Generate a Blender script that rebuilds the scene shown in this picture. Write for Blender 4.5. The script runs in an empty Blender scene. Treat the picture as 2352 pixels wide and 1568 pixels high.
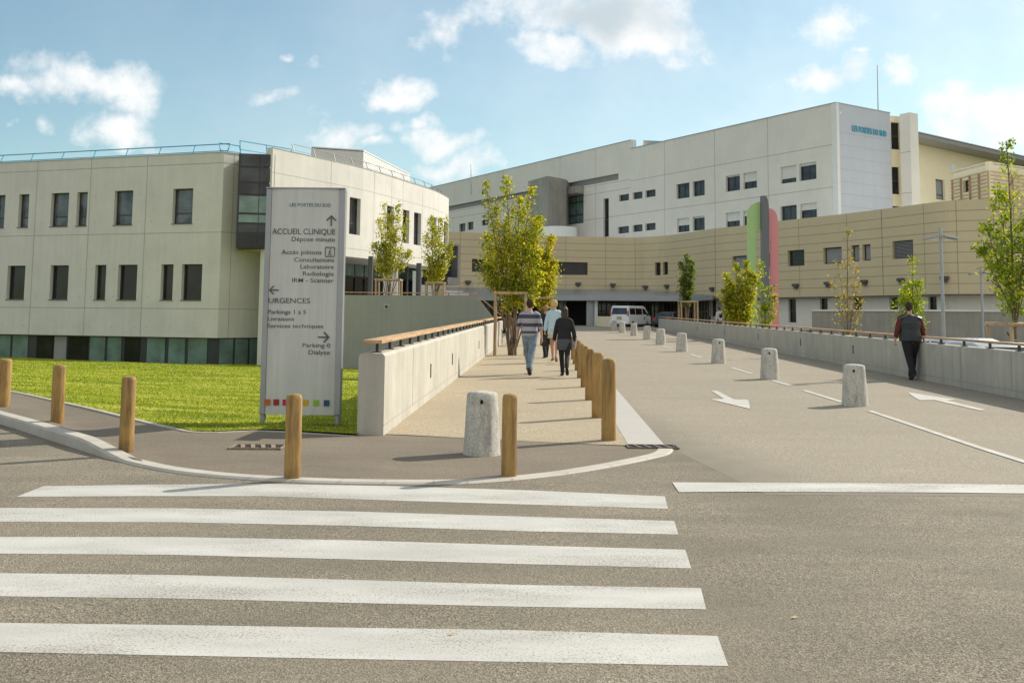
import bpy, bmesh, math, random
import numpy as np
from mathutils import Vector, Matrix
from mathutils.geometry import tessellate_polygon
random.seed(7)
rng = np.random.default_rng(11)
scene = bpy.context.scene
C = bpy.data.collections.new("place"); scene.collection.children.link(C)

# ------------------------------------------------------------------ camera
F, CX, CY = 2290.0, 1176.0, 507.0        # focal length and optical axis, in photo pixels of a 2352 px wide view
EYE = Vector((0, 0, 1.5)); TH = math.atan(220.0/F); RHO = 0.0094
fw = Vector((0, math.cos(TH), math.sin(TH)))
u0 = Vector((0, -math.sin(TH), math.cos(TH))); r0 = Vector((1, 0, 0))
cr = math.cos(RHO)*r0 + math.sin(RHO)*u0
cu = -math.sin(RHO)*r0 + math.cos(RHO)*u0
cd = bpy.data.cameras.new("camera"); cam = bpy.data.objects.new("camera", cd); scene.collection.objects.link(cam)
m = Matrix((( cr.x, cu.x, -fw.x, 0), (cr.y, cu.y, -fw.y, 0), (cr.z, cu.z, -fw.z, 0), (0, 0, 0, 1)))
cam.matrix_world = Matrix.Translation(EYE) @ m
cd.sensor_width = 36; cd.lens = 36*F/2352; cd.shift_y = -(784-CY)/2352; cd.clip_end = 6000; cd.clip_start = .1
scene.camera = cam

def ray(px, py):
    return cr*((px-CX)/F) + cu*((CY-py)/F) + fw
RS = 0.0087; RY = 12.0
def rampz(x, y): return RS*max(0.0, y-RY)
def G(px, py, z=0.0):
    d = ray(px, py); t = (z-EYE.z)/d.z; return EYE + d*t
def R(px, py):
    g = G(px, py)
    d = ray(px, py)
    if g.y > RY or d.z >= 0:
        t = (RS*(-RY) - EYE.z)/(d.z - RS*d.y); g = EYE + d*t
    return g
def P(px, py, Y):
    d = ray(px, py); return EYE + d*(Y/d.y)
def Z(x0, y0, s): return lambda x, y: ((x0+x/s)/1.08844, (y0+y/s)/1.08844)
z1 = Z(0,300,2.45); z2 = Z(560,360,2.118); z3 = Z(1060,380,3.016); z4 = Z(1500,220,2.45); z5 = Z(2000,120,2.1196)
z6 = Z(0,850,2.45); z7 = Z(900,700,2.851); z8 = Z(1600,780,2.45)
y1 = Z(1200,720,6.533); y2 = Z(1400,680,5.345); y3 = Z(2180,720,5.6); y4 = Z(1740,940,2.868)
y7 = Z(1780,480,4.3545); y8 = Z(2180,340,3.0158)
x1 = Z(820,600,4.704); x3 = Z(1100,1100,2.583); x6 = Z(650,460,3.733)

# ------------------------------------------------------------------ mesh builder
class MB:
    def __init__(s): s.v = []; s.f = []; s.m = []
    def add(s, vs, fs, mi=0):
        b = len(s.v); s.v += [tuple(v) for v in vs]
        for f in fs: s.f.append(tuple(b+i for i in f)); s.m.append(mi)
        return s
    def quad(s, a, b, c, d, mi=0): return s.add([a, b, c, d], [(0, 1, 2, 3)], mi)
    def box(s, c, sz, rz=0, mi=0, M=None):
        hx, hy, hz = sz[0]/2, sz[1]/2, sz[2]/2
        vs = [Vector((x, y, z)) for z in (-hz, hz) for x, y in ((-hx,-hy),(hx,-hy),(hx,hy),(-hx,hy))]
        T = Matrix.Translation(Vector(c)) @ (M if M is not None else Matrix.Rotation(rz, 4, 'Z'))
        return s.add([T @ v for v in vs], [(3,2,1,0),(4,5,6,7),(0,1,5,4),(1,2,6,5),(2,3,7,6),(3,0,4,7)], mi)
    def beam(s, a, b, w, h, mi=0):
        a = Vector(a); b = Vector(b); d = (b-a); L = d.length; d.normalize()
        up = Vector((0,0,1)) if abs(d.z) < .95 else Vector((0,1,0))
        sx = d.cross(up).normalized(); up = sx.cross(d).normalized()
        M = Matrix(((sx.x,d.x,up.x,0),(sx.y,d.y,up.y,0),(sx.z,d.z,up.z,0),(0,0,0,1)))
        return s.box((a+b)/2, (w, L, h), M=M, mi=mi)
    def prism(s, poly, za, zb, mi=0):
        n = len(poly)
        zf = (lambda p, z: z(p[0], p[1]) if callable(z) else z)
        vs = [(p[0], p[1], zf(p, za)) for p in poly] + [(p[0], p[1], zf(p, zb)) for p in poly]
        ar = sum(poly[i][0]*poly[(i+1) % n][1]-poly[(i+1) % n][0]*poly[i][1] for i in range(n))
        tri = tessellate_polygon([[Vector((p[0], p[1], 0)) for p in poly]])
        fs = []
        for t in tri:
            a, b, c = [Vector(poly[i][:2]) for i in t]
            cc = (b-a).cross(c-a) > 0
            tt = t if cc else t[::-1]
            fs.append(tuple(i+n for i in tt)); fs.append(tuple(tt[::-1]))
        for i in range(n):
            j = (i+1) % n
            fs.append((i, j, j+n, i+n) if ar > 0 else (j, i, i+n, j+n))
        return s.add(vs, fs, mi)
    def tube(s, pts, rad, n=8, mi=0, cap=True):
        pts = [Vector(p) for p in pts]
        if not hasattr(rad, '__len__'): rad = [rad]*len(pts)
        vs = []; fs = []
        prev = None
        for i, p in enumerate(pts):
            d = (pts[min(i+1, len(pts)-1)]-pts[max(i-1, 0)]).normalized()
            if prev is None:
                a = d.orthogonal().normalized()
            else:
                a = (prev - d*prev.dot(d)).normalized()
            prev = a; b = d.cross(a)
            for k in range(n):
                t = 2*math.pi*k/n; vs.append(p + (a*math.cos(t)+b*math.sin(t))*rad[i])
        for i in range(len(pts)-1):
            for k in range(n):
                k2 = (k+1) % n; fs.append((i*n+k, i*n+k2, (i+1)*n+k2, (i+1)*n+k))
        if cap:
            fs.append(tuple(range(n))[::-1]); fs.append(tuple((len(pts)-1)*n+k for k in range(n)))
        return s.add(vs, fs, mi)
    def lathe(s, prof, n=32, c=(0,0,0), mi=0, jit=0):
        vs = []; fs = []
        for i, (r, z) in enumerate(prof):
            for k in range(n):
                t = 2*math.pi*k/n; rr = r*(1+jit*math.sin(3*t+z*4)+jit*.7*math.sin(5*t+1))
                vs.append((c[0]+rr*math.cos(t), c[1]+rr*math.sin(t), c[2]+z))
        for i in range(len(prof)-1):
            for k in range(n):
                k2 = (k+1) % n; fs.append((i*n+k, i*n+k2, (i+1)*n+k2, (i+1)*n+k))
        fs.append(tuple(range(n))[::-1]); fs.append(tuple((len(prof)-1)*n+k for k in range(n)))
        return s.add(vs, fs, mi)
    def build(s, name, mats, parent=None, smooth=False, bevel=0, seg=2):
        me = bpy.data.meshes.new(name); me.from_pydata(s.v, [], s.f)
        if not isinstance(mats, (list, tuple)): mats = [mats]
        for mm in mats: me.materials.append(mm)
        if len(mats) > 1: me.polygons.foreach_set('material_index', s.m)
        me.update()
        if smooth:
            me.shade_smooth()
            if smooth != 'all': me.set_sharp_from_angle(angle=math.radians(40))
        o = bpy.data.objects.new(name, me); C.objects.link(o)
        if parent is not None:
            o.parent = parent
            if tuple(parent.location) != (0, 0, 0) and s.__dict__.get('world'):
                pass
        if bevel:
            b = o.modifiers.new('b', 'BEVEL'); b.width = bevel; b.segments = seg; b.limit_method = 'ANGLE'; b.angle_limit = math.radians(35)
        return o
def tag(o, label=None, cat=None, group=None, kind=None):
    if label: o['label'] = label
    if cat: o['category'] = cat
    if group: o['group'] = group
    if kind: o['kind'] = kind
    return o
def empty(name, loc=(0,0,0), rz=0, label=None, cat=None, group=None):
    o = bpy.data.objects.new(name, None); C.objects.link(o); o.location = loc; o.rotation_euler = (0, 0, rz)
    o.empty_display_size = .2
    return tag(o, label, cat, group)
def copy_tree(o, parent=None):
    c = o.copy(); C.objects.link(c); c.parent = parent
    for ch in [k for k in o.children]: copy_tree(ch, c)
    return c
def structure(mb, name, mat, **k):
    return tag(mb.build(name, mat, **k), kind='structure')

# ------------------------------------------------------------------ materials
def nodes(name):
    m = bpy.data.materials.new(name); m.use_nodes = True
    nt = m.node_tree; b = nt.nodes['Principled BSDF']; return m, nt, b
def N(nt, t, **k):
    n = nt.nodes.new(t)
    for a, v in k.items():
        if a in n.inputs.keys() if hasattr(n.inputs, 'keys') else False: n.inputs[a].default_value = v
        else: setattr(n, a, v)
    return n
def coords(nt, scale=(1,1,1), rnd=False):
    tc = N(nt, 'ShaderNodeTexCoord'); mp = N(nt, 'ShaderNodeMapping'); mp.inputs['Scale'].default_value = scale
    if rnd:
        oi = N(nt, 'ShaderNodeObjectInfo'); ad = N(nt, 'ShaderNodeVectorMath', operation='ADD')
        nt.links.new(tc.outputs['Object'], ad.inputs[0]); nt.links.new(oi.outputs['Location'], ad.inputs[1])
        nt.links.new(ad.outputs[0], mp.inputs[0])
    else: nt.links.new(tc.outputs['Object'], mp.inputs[0])
    return mp.outputs[0]
def noise(nt, vec, scale, detail=4, rough=.55):
    n = N(nt, 'ShaderNodeTexNoise'); n.inputs['Scale'].default_value = scale; n.inputs['Detail'].default_value = detail
    n.inputs['Roughness'].default_value = rough; nt.links.new(vec, n.inputs['Vector']); return n.outputs['Fac']
def ramp(nt, fac, stops):
    r = N(nt, 'ShaderNodeValToRGB'); e = r.color_ramp.elements
    while len(e) < len(stops): e.new(.5)
    for i, (p, c) in enumerate(stops):
        e[i].position = p; e[i].color = (*c, 1) if len(c) == 3 else c
    nt.links.new(fac, r.inputs[0]); return r.outputs[0]
def mixc(nt, fac, a, b, mode='MIX'):
    n = N(nt, 'ShaderNodeMix', data_type='RGBA', blend_type=mode)
    for s, v in ((n.inputs[0], fac), (n.inputs[6], a), (n.inputs[7], b)):
        if isinstance(v, (int, float)): s.default_value = v
        elif isinstance(v, tuple): s.default_value = (*v, 1)
        else: nt.links.new(v, s)
    return n.outputs[2]
def bump(nt, b, h, st=.3, dist=.01):
    n = N(nt, 'ShaderNodeBump'); n.inputs['Strength'].default_value = st; n.inputs['Distance'].default_value = dist
    nt.links.new(h, n.inputs['Height']); nt.links.new(n.outputs[0], b.inputs['Normal'])
def mul(c, k): return tuple(min(1, x*k) for x in c)
def plain(name, col, rough=.6, metal=0, var=.06, scale=3, spec=.5):
    m, nt, b = nodes(name); v = coords(nt, rnd=True)
    c = ramp(nt, noise(nt, v, scale), [(.3, mul(col, 1-var)), (.7, mul(col, 1+var))])
    nt.links.new(c, b.inputs['Base Color']); b.inputs['Roughness'].default_value = rough; b.inputs['Metallic'].default_value = metal
    b.inputs['Specular IOR Level'].default_value = spec
    return m
def concrete(name, col, stain=.12, streak=.1, speck=.08, rnd=False, sc=1.0, rough=.85):
    m, nt, b = nodes(name); v = coords(nt, rnd=rnd)
    c = ramp(nt, noise(nt, v, .9*sc, 6, .65), [(.3, mul(col, 1-stain)), (.7, mul(col, 1+stain*.6))])
    vs = coords(nt, (1, 1, .06), rnd=rnd)
    st = ramp(nt, noise(nt, vs, 4.5*sc, 5, .6), [(.38, (1-streak,)*3), (.62, (1,)*3)])
    c = mixc(nt, 1.0, c, st, 'MULTIPLY')
    sp = noise(nt, v, 60*sc, 3)
    c = mixc(nt, 1.0, c, ramp(nt, sp, [(.35, (1-speck,)*3), (.65, (1+0*speck,)*3)]), 'MULTIPLY')
    nt.links.new(c, b.inputs['Base Color']); b.inputs['Roughness'].default_value = rough
    bump(nt, b, sp, .25, .004); return m
def gravel(name, col, big=.1, speck=.45, sc=1.0, warm=None, bstr=.6, grain=95):
    m, nt, b = nodes(name); v = coords(nt)
    c = ramp(nt, noise(nt, v, .35*sc, 6, .6), [(.3, mul(col, 1-big)), (.7, mul(warm or col, 1+big))])
    c = mixc(nt, 1.0, c, ramp(nt, noise(nt, coords(nt, (.35, 1, 1)), 1.6*sc, 5, .65), [(.34, (1-big*.9,)*3), (.6, (1,)*3)]), 'MULTIPLY')
    vo = N(nt, 'ShaderNodeTexVoronoi'); vo.inputs['Scale'].default_value = grain; nt.links.new(v, vo.inputs['Vector'])
    hs = N(nt, 'ShaderNodeSeparateColor'); nt.links.new(vo.outputs['Color'], hs.inputs[0])
    pt = ramp(nt, noise(nt, v, .7*sc, 4, .6), [(.36, (.35,)*3), (.62, (1,)*3)])
    k = ramp(nt, hs.outputs[0], [(0, (1-speck,)*3), (.55, (1,)*3), (.8, (1+speck*.5,)*3), (1, (1+speck*1.2,)*3)])
    c = mixc(nt, pt, c, mixc(nt, 1.0, c, k, 'MULTIPLY'))
    n2 = noise(nt, v, 46, 3)
    c = mixc(nt, 1.0, c, ramp(nt, n2, [(.3, (.84,)*3), (.7, (1.1,)*3)]), 'MULTIPLY')
    nt.links.new(c, b.inputs['Base Color']); b.inputs['Roughness'].default_value = .9; b.inputs['Specular IOR Level'].default_value = .3
    bump(nt, b, vo.outputs['Distance'], bstr, .006); return m
def paint(name, under):
    m, nt, b = nodes(name); v = coords(nt); v2 = coords(nt, (.35, 1, 1))
    w = ramp(nt, noise(nt, v2, 3, 4), [(.3, (.44, .425, .39)), (.7, (.575, .56, .52))])
    n1 = noise(nt, v, 75, 3, .7); n2 = noise(nt, v2, 2.2, 5, .65)
    s = N(nt, 'ShaderNodeMath', operation='MULTIPLY_ADD'); s.inputs[1].default_value = .62
    nt.links.new(n2, s.inputs[0]); nt.links.new(n1, s.inputs[2])
    f = ramp(nt, s.outputs[0], [(.80, (0,)*3), (.88, (.22,)*3), (.97, (.95,)*3)])
    c = mixc(nt, f, w, under)
    nt.links.new(c, b.inputs['Base Color']); b.inputs['Roughness'].default_value = .75
    bump(nt, b, n1, .4, .004); return m
def wood(name, a, bcol, ring=9, rnd=True, sc=1.0, rough=.7, axis=2, base_=None):
    m, nt, b = nodes(name); s = [1, 1, 1]; s[axis] = .09
    v = coords(nt, tuple(s), rnd=rnd); v0 = coords(nt, rnd=rnd)
    n = noise(nt, v, ring*sc, 6, .65)
    c = ramp(nt, n, [(.28, bcol), (.5, a), (.72, mul(a, 1.25))])
    n2 = noise(nt, v, 60*sc, 3); c = mixc(nt, 1.0, c, ramp(nt, n2, [(.3, (.78,)*3), (.7, (1.08,)*3)]), 'MULTIPLY')
    if base_: c = mixc(nt, 1.0, c, ramp(nt, base_(nt), [(.02, (.62,.58,.55)), (.3, (1,1,1))]), 'MULTIPLY')
    n3 = noise(nt, v0, 2.2, 3); c = mixc(nt, 1.0, c, ramp(nt, n3, [(.3, (.8,.8,.84)), (.7, (1.1,1.08,1.0))]), 'MULTIPLY')
    nt.links.new(c, b.inputs['Base Color']); b.inputs['Roughness'].default_value = rough
    bump(nt, b, n, .4, .006); return m
def glass(name, col, rough=.05, var=.3, spec=.6):
    m, nt, b = nodes(name); v = coords(nt)
    c = ramp(nt, noise(nt, v, 1.1, 3), [(.35, mul(col, 1-var)), (.65, mul(col, 1+var))])
    nt.links.new(c, b.inputs['Base Color']); b.inputs['Roughness'].default_value = rough; b.inputs['Specular IOR Level'].default_value = spec
    bump(nt, b, noise(nt, v, .6, 2), .02, .05); return m
def leafmat(name, cols, trans=.62):
    m, nt, b = nodes(name)
    g = N(nt, 'ShaderNodeNewGeometry')
    st = [(i/(len(cols)-1), c) for i, c in enumerate(cols)]
    c = ramp(nt, g.outputs['Random Per Island'], st)
    v = coords(nt, rnd=True); c = mixc(nt, 1.0, c, ramp(nt, noise(nt, v, 1.3, 3), [(.3, (.72,.78,.7)), (.7, (1.2,1.12,1.0))]), 'MULTIPLY')
    nt.links.new(c, b.inputs['Base Color']); b.inputs['Roughness'].default_value = .55
    t = N(nt, 'ShaderNodeBsdfTranslucent'); nt.links.new(c, t.inputs[0])
    mx = N(nt, 'ShaderNodeMixShader'); mx.inputs[0].default_value = trans
    nt.links.new(b.outputs[0], mx.inputs[1]); nt.links.new(t.outputs[0], mx.inputs[2])
    nt.links.new(mx.outputs[0], nt.nodes['Material Output'].inputs[0]); return m
def stripes(name, za, cols, edges):
    """knitted shirt: horizontal bands by height in the wearer's own space"""
    m, nt, b = nodes(name); tc = N(nt, 'ShaderNodeTexCoord'); sp = N(nt, 'ShaderNodeSeparateXYZ'); nt.links.new(tc.outputs['Object'], sp.inputs[0])
    mr = N(nt, 'ShaderNodeMapRange'); mr.inputs[1].default_value = za[0]; mr.inputs[2].default_value = za[1]; nt.links.new(sp.outputs[2], mr.inputs[0])
    r = N(nt, 'ShaderNodeValToRGB'); r.color_ramp.interpolation = 'CONSTANT'; e = r.color_ramp.elements
    while len(e) < len(cols): e.new(.5)
    for i, (p, c) in enumerate(zip(edges, cols)): e[i].position = p; e[i].color = (*c, 1)
    nt.links.new(mr.outputs[0], r.inputs[0]); nt.links.new(r.outputs[0], b.inputs['Base Color']); b.inputs['Roughness'].default_value = .9
    return m
M = {}
M['asphalt'] = gravel('dark_asphalt', (.24,.207,.157), .2, .6, grain=125)
M['pave'] = gravel('pavement_asphalt', (.205,.17,.128), .1, .25, sc=2, bstr=.3, grain=120)
M['ramp'] = gravel('ramp_gravel_asphalt', (.325,.283,.22), .06, .45, bstr=.5, grain=120)
# the ramp's pale gravel asphalt thins out over the darker road along the seam
m_ = M['ramp']; nt = m_.node_tree; pb = nt.nodes['Principled BSDF']; src = pb.inputs['Base Color'].links[0].from_socket
SEAM = nt.nodes.new('ShaderNodeVectorMath'); SEAM.operation = 'DOT_PRODUCT'; nt.links.new(coords(nt), SEAM.inputs[0])
M['path'] = gravel('footpath_gravel', (.41,.34,.24), .06, .5, bstr=.5, grain=110)
M['paint'] = paint('road_paint', (.25,.22,.19))
M['paint2'] = paint('ramp_paint', (.36,.32,.26))
M['strip'] = concrete('strip_concrete', (.47,.44,.41), .06, 0, .12)
M['kerb'] = concrete('kerb_concrete', (.52,.48,.42), .15, 0, .15, sc=2)
M['facA'] = concrete('facade_concrete', (.68,.66,.615), .08, .045, .1, sc=.8)
M['facW'] = concrete('white_facade_concrete', (.83,.785,.71), .06, .02, .06, sc=.5)
M['joint'] = plain('joint_strip', (.37,.345,.30), .9)  # flat darker strips along the joints
M['para'] = concrete('parapet_concrete', (.53,.50,.43), .15, .13, .1, sc=1.4)
M['wallg'] = concrete('grey_wall_concrete', (.345,.345,.325), .07, .07, .05)
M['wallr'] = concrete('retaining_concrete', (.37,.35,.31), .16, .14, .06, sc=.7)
def stained(name, col):
    m, nt, b = nodes(name); v = coords(nt, rnd=True)
    # object space is scaled to each bollard, so z runs 0..1 and x, y are in radii
    c = ramp(nt, noise(nt, v, 2.2, 5, .65), [(.3, mul(col, .62)), (.5, mul(col, .95)), (.7, mul(col, 1.12))])
    c = mixc(nt, 1.0, c, ramp(nt, noise(nt, coords(nt, (1,1,3), rnd=True), 9, 5, .75), [(.36, (.55,.56,.56)), (.5, (1,1,1))]), 'MULTIPLY')
    c = mixc(nt, 1.0, c, ramp(nt, noise(nt, coords(nt, (1,1,3), rnd=True), 30, 3, .6), [(.36, (.6,.6,.6)), (.46, (1,1,1))]), 'MULTIPLY')
    nt.links.new(c, b.inputs['Base Color']); b.inputs['Roughness'].default_value = .92
    bump(nt, b, noise(nt, coords(nt, (1,1,3), rnd=True), 18, 5, .7), .5, .02); return m
M['boll'] = stained('bollard_concrete', (.62,.59,.53))
M['rail2'] = plain('dark_galvanised_railing', (.20,.22,.23), .5)
M['beige'] = concrete('beige_cladding', (.64,.525,.33), .06, .0, .03, sc=.3, rough=.5)
M['bjoint'] = plain('cladding_joint', (.34,.27,.16), .9)
M['cjoint'] = plain('cladding_seam', (.36,.37,.40), .8)
M['bluecl'] = concrete('grey_metal_cladding', (.53,.56,.61), .05, .03, .02, sc=.3, rough=.5)
M['cream'] = plain('cream_render', (.86,.76,.54), .9, var=.04, scale=.5)
M['white'] = plain('white_paint', (.78,.78,.76), .6, var=.03)
M['band'] = plain('grey_louvre_band', (.28,.27,.25), .7)
M['dark'] = plain('black_metal', (.035,.036,.04), .45)
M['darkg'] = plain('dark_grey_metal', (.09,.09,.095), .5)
M['frame'] = plain('window_frame', (.05,.048,.045), .5)
M['glass'] = glass('window_glass', (.022,.024,.023), spec=.3)
M['glassb'] = glass('bluish_glass', (.04,.044,.052), var=.5, spec=.4)
M['glassu'] = glass('painted_sky_glass', (.085,.085,.10), var=.7, spec=.5)  # base colour lightened to imitate sky mirrored in the upper panes
M['teal'] = glass('curtained_glass', (.15,.23,.21), .12, .25)
M['blind'] = plain('grey_blind', (.28,.28,.29), .7)
M['shutter'] = plain('roller_shutter', (.74,.73,.69), .6)
M['black'] = plain('dark_interior', (.012,.012,.013), .9)
M['rail'] = plain('blue_railing', (.04,.36,.52), .45, var=.1)
M['railg'] = plain('grey_railing', (.42,.42,.40), .4, metal=.3)
M['canopy'] = plain('zinc_canopy', (.33,.35,.38), .38, metal=.5, scale=.6)
M['galv'] = plain('galvanised_steel', (.36,.38,.40), .4, metal=.6)
def damp(nt):      # damp, dirty foot of a post: height in the post's own space, broken up by noise
    t = N(nt, 'ShaderNodeTexCoord'); z = N(nt, 'ShaderNodeSeparateXYZ'); nt.links.new(t.outputs['Object'], z.inputs[0])
    a = N(nt, 'ShaderNodeMath', operation='MULTIPLY_ADD'); nt.links.new(noise(nt, coords(nt, rnd=True), 14, 4), a.inputs[0]); a.inputs[1].default_value = .3; nt.links.new(z.outputs[2], a.inputs[2]); return a.outputs[0]
M['bwood'] = wood('bollard_wood', (.37,.225,.072), (.13,.068,.02), ring=11, base_=damp)
M['hrail'] = wood('handrail_wood', (.56,.36,.19), (.33,.19,.10), ring=10, axis=1, rnd=False)
M['stake'] = wood('stake_wood', (.46,.33,.20), (.28,.19,.11), ring=12)
M['bark'] = wood('bark', (.20,.15,.10), (.09,.065,.045), ring=20, rough=.95)
M['leafA'] = leafmat('leaves_green', [(.17,.25,.015), (.30,.40,.02), (.46,.50,.025), (.66,.60,.03), (.78,.56,.03)])
M['leafB'] = leafmat('leaves_yellow', [(.18,.26,.015), (.36,.43,.02), (.60,.60,.03), (.76,.60,.02), (.62,.38,.03)])
M['leafC'] = leafmat('leaves_dark', [(.09,.15,.03), (.16,.23,.03), (.25,.30,.04)])
M['leafD'] = leafmat('leaves_fresh', [(.12,.20,.015), (.24,.34,.015), (.40,.48,.02), (.52,.52,.025)])
M['signp'] = concrete('sign_panel', (.61,.605,.58), .04, .1, .02, sc=2.5, rough=.4)
M['signt'] = plain('sign_lettering', (.085,.09,.09), .6)
M['signb'] = plain('sign_title', (.03,.13,.18), .6)
M['aluc'] = plain('aluminium_post', (.34,.34,.36), .35, metal=.4)
M['iron'] = plain('cast_iron', (.12,.10,.08), .7, var=.3, scale=20)
M['rust'] = plain('rusty_iron', (.27,.21,.15), .8, var=.35, scale=25)
M['tyre'] = plain('tyre_rubber', (.02,.02,.02), .85)
M['carw'] = plain('white_car_paint', (.75,.76,.78), .3, var=.02)
M['card'] = plain('dark_car_paint', (.03,.035,.045), .25)
M['cars'] = plain('silver_car_paint', (.55,.57,.58), .3, metal=.4)
M['red'] = plain('red_lens', (.5,.03,.02), .3)
M['leafE'] = leafmat('leaves_autumn', [(.20,.22,.03), (.42,.38,.04), (.52,.38,.05), (.40,.22,.04)])
# ------------------------------------------------------------------ ground, road, ramp
def dens(pts, step):
    out = [pts[0]]
    for a, b in zip(pts, pts[1:]):
        L = math.dist(a, b); n = max(1, int(L/step))
        out += [(a[0]+(b[0]-a[0])*i/n, a[1]+(b[1]-a[1])*i/n) for i in range(1, n+1)]
    return out
def smoothline(pts, k=6):
    out = []
    for i in range(len(pts)-1):
        p0 = pts[max(i-1,0)]; p1 = pts[i]; p2 = pts[i+1]; p3 = pts[min(i+2, len(pts)-1)]
        for j in range(k):
            t = j/k
            out.append(tuple(.5*((2*b)+(-a+c)*t+(2*a-5*b+4*c-d)*t*t+(-a+3*b-3*c+d)*t**3) for a, b, c, d in zip(p0, p1, p2, p3)))
    out.append(tuple(pts[-1])); return out
def xy(v): return (v.x, v.y)
def sheet(name, poly, mat, off=0.0, zf=rampz, label=None, cat=None, group=None, kind=None, thick=0):
    """flat outline laid on the sloping ground, split where the slope starts"""
    bm = bmesh.new(); vs = [bm.verts.new((p[0], p[1], 0)) for p in poly]
    tri = tessellate_polygon([[Vector((p[0], p[1], 0)) for p in poly]])
    for t in tri:
        a, b, c = [Vector(poly[i][:2]) for i in t]
        tt = t if (b-a).cross(c-a) > 0 else t[::-1]
        try: bm.faces.new([vs[i] for i in tt])
        except ValueError: pass
    bmesh.ops.bisect_plane(bm, geom=bm.verts[:]+bm.edges[:]+bm.faces[:], plane_co=(0, RY, 0), plane_no=(0, 1, 0))
    for v in bm.verts: v.co.z = zf(v.co.x, v.co.y)+off
    me = bpy.data.meshes.new(name); bm.to_mesh(me); bm.free(); me.materials.append(mat)
    o = bpy.data.objects.new(name, me); C.objects.link(o)
    return tag(o, label, cat, group, kind)

# kerb: where its outer face meets the road (photo pixels), seen left to right
kpx = [(-900,760),(-500,850),(-200,920),(0,974),(112,1010),(214,1043),(258,1056.5),(300,1067.5),(375,1083),(490,1097),(620,1105.5),(750,1111),(881,1113),
       (1020,1113),(1117,1109.5),(1278,1094),(1407,1073),(1504,1053),(1538,1043),(1547,1033)]
kout = smoothline([xy(G(*p)) for p in kpx], 5)
def khgt(p):
    x, y = p; d = ray_x = x/y*F+CX
    if d < 205: return .125
    if d < 300: return .125-(.125-.028)*((d-205)/95)**1.0
    return max(.008, .028-.012*(d-300)/1200)
def inward(line, w):
    out = []
    for i, p in enumerate(line):
        a = Vector(line[max(i-1,0)]); b = Vector(line[min(i+1,len(line)-1)]); t = (b-a).normalized(); n = Vector((-t.y, t.x))
        out.append((p[0]+n.x*w, p[1]+n.y*w))
    return out
kin = inward(kout, .17)
kb = MB()
for i in range(len(kout)-1):
    a, b, c, d = kout[i], kout[i+1], kin[i+1], kin[i]; ha, hb = khgt(a), khgt(b)
    e = .025
    ai = tuple(x+(y-x)*e/.17 for x, y in zip(a, d)); bi = tuple(x+(y-x)*e/.17 for x, y in zip(b, c))
    kb.quad((*a, -.1), (*b, -.1), (*b, hb-min(.02, hb*.7)), (*a, ha-min(.02, ha*.7)))
    kb.quad((*a, ha-min(.02, ha*.7)), (*b, hb-min(.02, hb*.7)), (*bi, hb), (*ai, ha))
    kb.quad((*ai, ha), (*bi, hb), (*c, hb), (*d, ha))
    kb.quad((*d, ha), (*c, hb), (*c, -.1), (*d, -.1))
    if i % 4 == 0:
        kb.quad((*a, ha+.0005), (a[0]+.012, a[1], ha+.0005), (d[0]+.012, d[1], ha+.0005), (*d, ha+.0005), 1)
structure(kb, 'kerb', [M['kerb'], M['joint']])

# lawn edge / pavement inner edge
epx = [(-900,735),(-500,800),(-200,860),(15,896.5),(112,916),(281,953.5),(394,976),(469,985),(600,990),(740,993),(836,995),(895,998),(1100,1008),(1300,1017),(1449,1023),(1535,1029)]
edge = smoothline([xy(G(p[0], p[1], .12 if p[0] < 470 else (.05 if p[0] < 840 else .004))) for p in epx], 4)
def resample(line, n):
    L = [0]
    for a, b in zip(line, line[1:]): L.append(L[-1]+math.dist(a, b))
    out = []
    for k in range(n):
        s = L[-1]*k/(n-1); i = 0
        while i < len(L)-2 and L[i+1] < s: i += 1
        t = (s-L[i])/max(1e-9, L[i+1]-L[i]); out.append(tuple(p+(q-p)*t for p, q in zip(line[i], line[i+1])))
    return out
def ehgt(p):
    d = p[0]/p[1]*F+CX
    return .12 if d < 250 else max(.004, .12-.116*min(1, (d-250)/620))
NA, NB = 90, 12
A = resample(inward(kout, .10), NA); B = resample(edge, NA)
pv = MB()
for i in range(NA):
    for j in range(NB+1):
        t = j/NB; x = A[i][0]+(B[i][0]-A[i][0])*t; y = A[i][1]+(B[i][1]-A[i][1])*t
        pv.v.append((x, y, (khgt(A[i])-.003)*(1-t)+ehgt(B[i])*t))
for i in range(NA-1):
    for j in range(NB):
        a = i*(NB+1)+j; pv.f.append((a, a+NB+1, a+NB+2, a+1)); pv.m.append(0)
structure(pv, 'pavement', M['pave'], smooth='all')
def pavez(x, y):
    bd = min(range(NA), key=lambda i: min(math.dist((x, y), tuple(A[i][k]+(B[i][k]-A[i][k])*t for k in (0, 1))) for t in (0, .25, .5, .75, 1)))
    a, b = A[bd], B[bd]; L = math.dist(a, b); t = max(0, min(1, ((x-a[0])*(b[0]-a[0])+(y-a[1])*(b[1]-a[1]))/(L*L)))
    return (khgt(a)-.003)*(1-t)+ehgt(b)*t

# outer road sheet, bounded by the kerb on its far side
YS = 8.75
roadp = [(-60, -25), (60, -25), (60, YS), (kout[-1][0]+.0, YS)] 
kk = [p for p in kout]
tail = [p for p in kk[::-1]]
roadp = [(-60, -25), (60, -25), (60, 11.6), (tail[0][0]+.25, 11.6), tail[0]] + tail[1:] + [(-60, kout[0][1]+8)]
sheet('road', roadp, M['asphalt'], off=-.0, zf=lambda x, y: 0, kind='structure')
gb = MB(); gb.quad((-2500,-2500,-3.2),(2500,-2500,-3.2),(2500,2500,-3.2),(-2500,2500,-3.2)); structure(gb, 'ground', plain('far_ground', (.10,.11,.05), .95, scale=.05))

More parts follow.
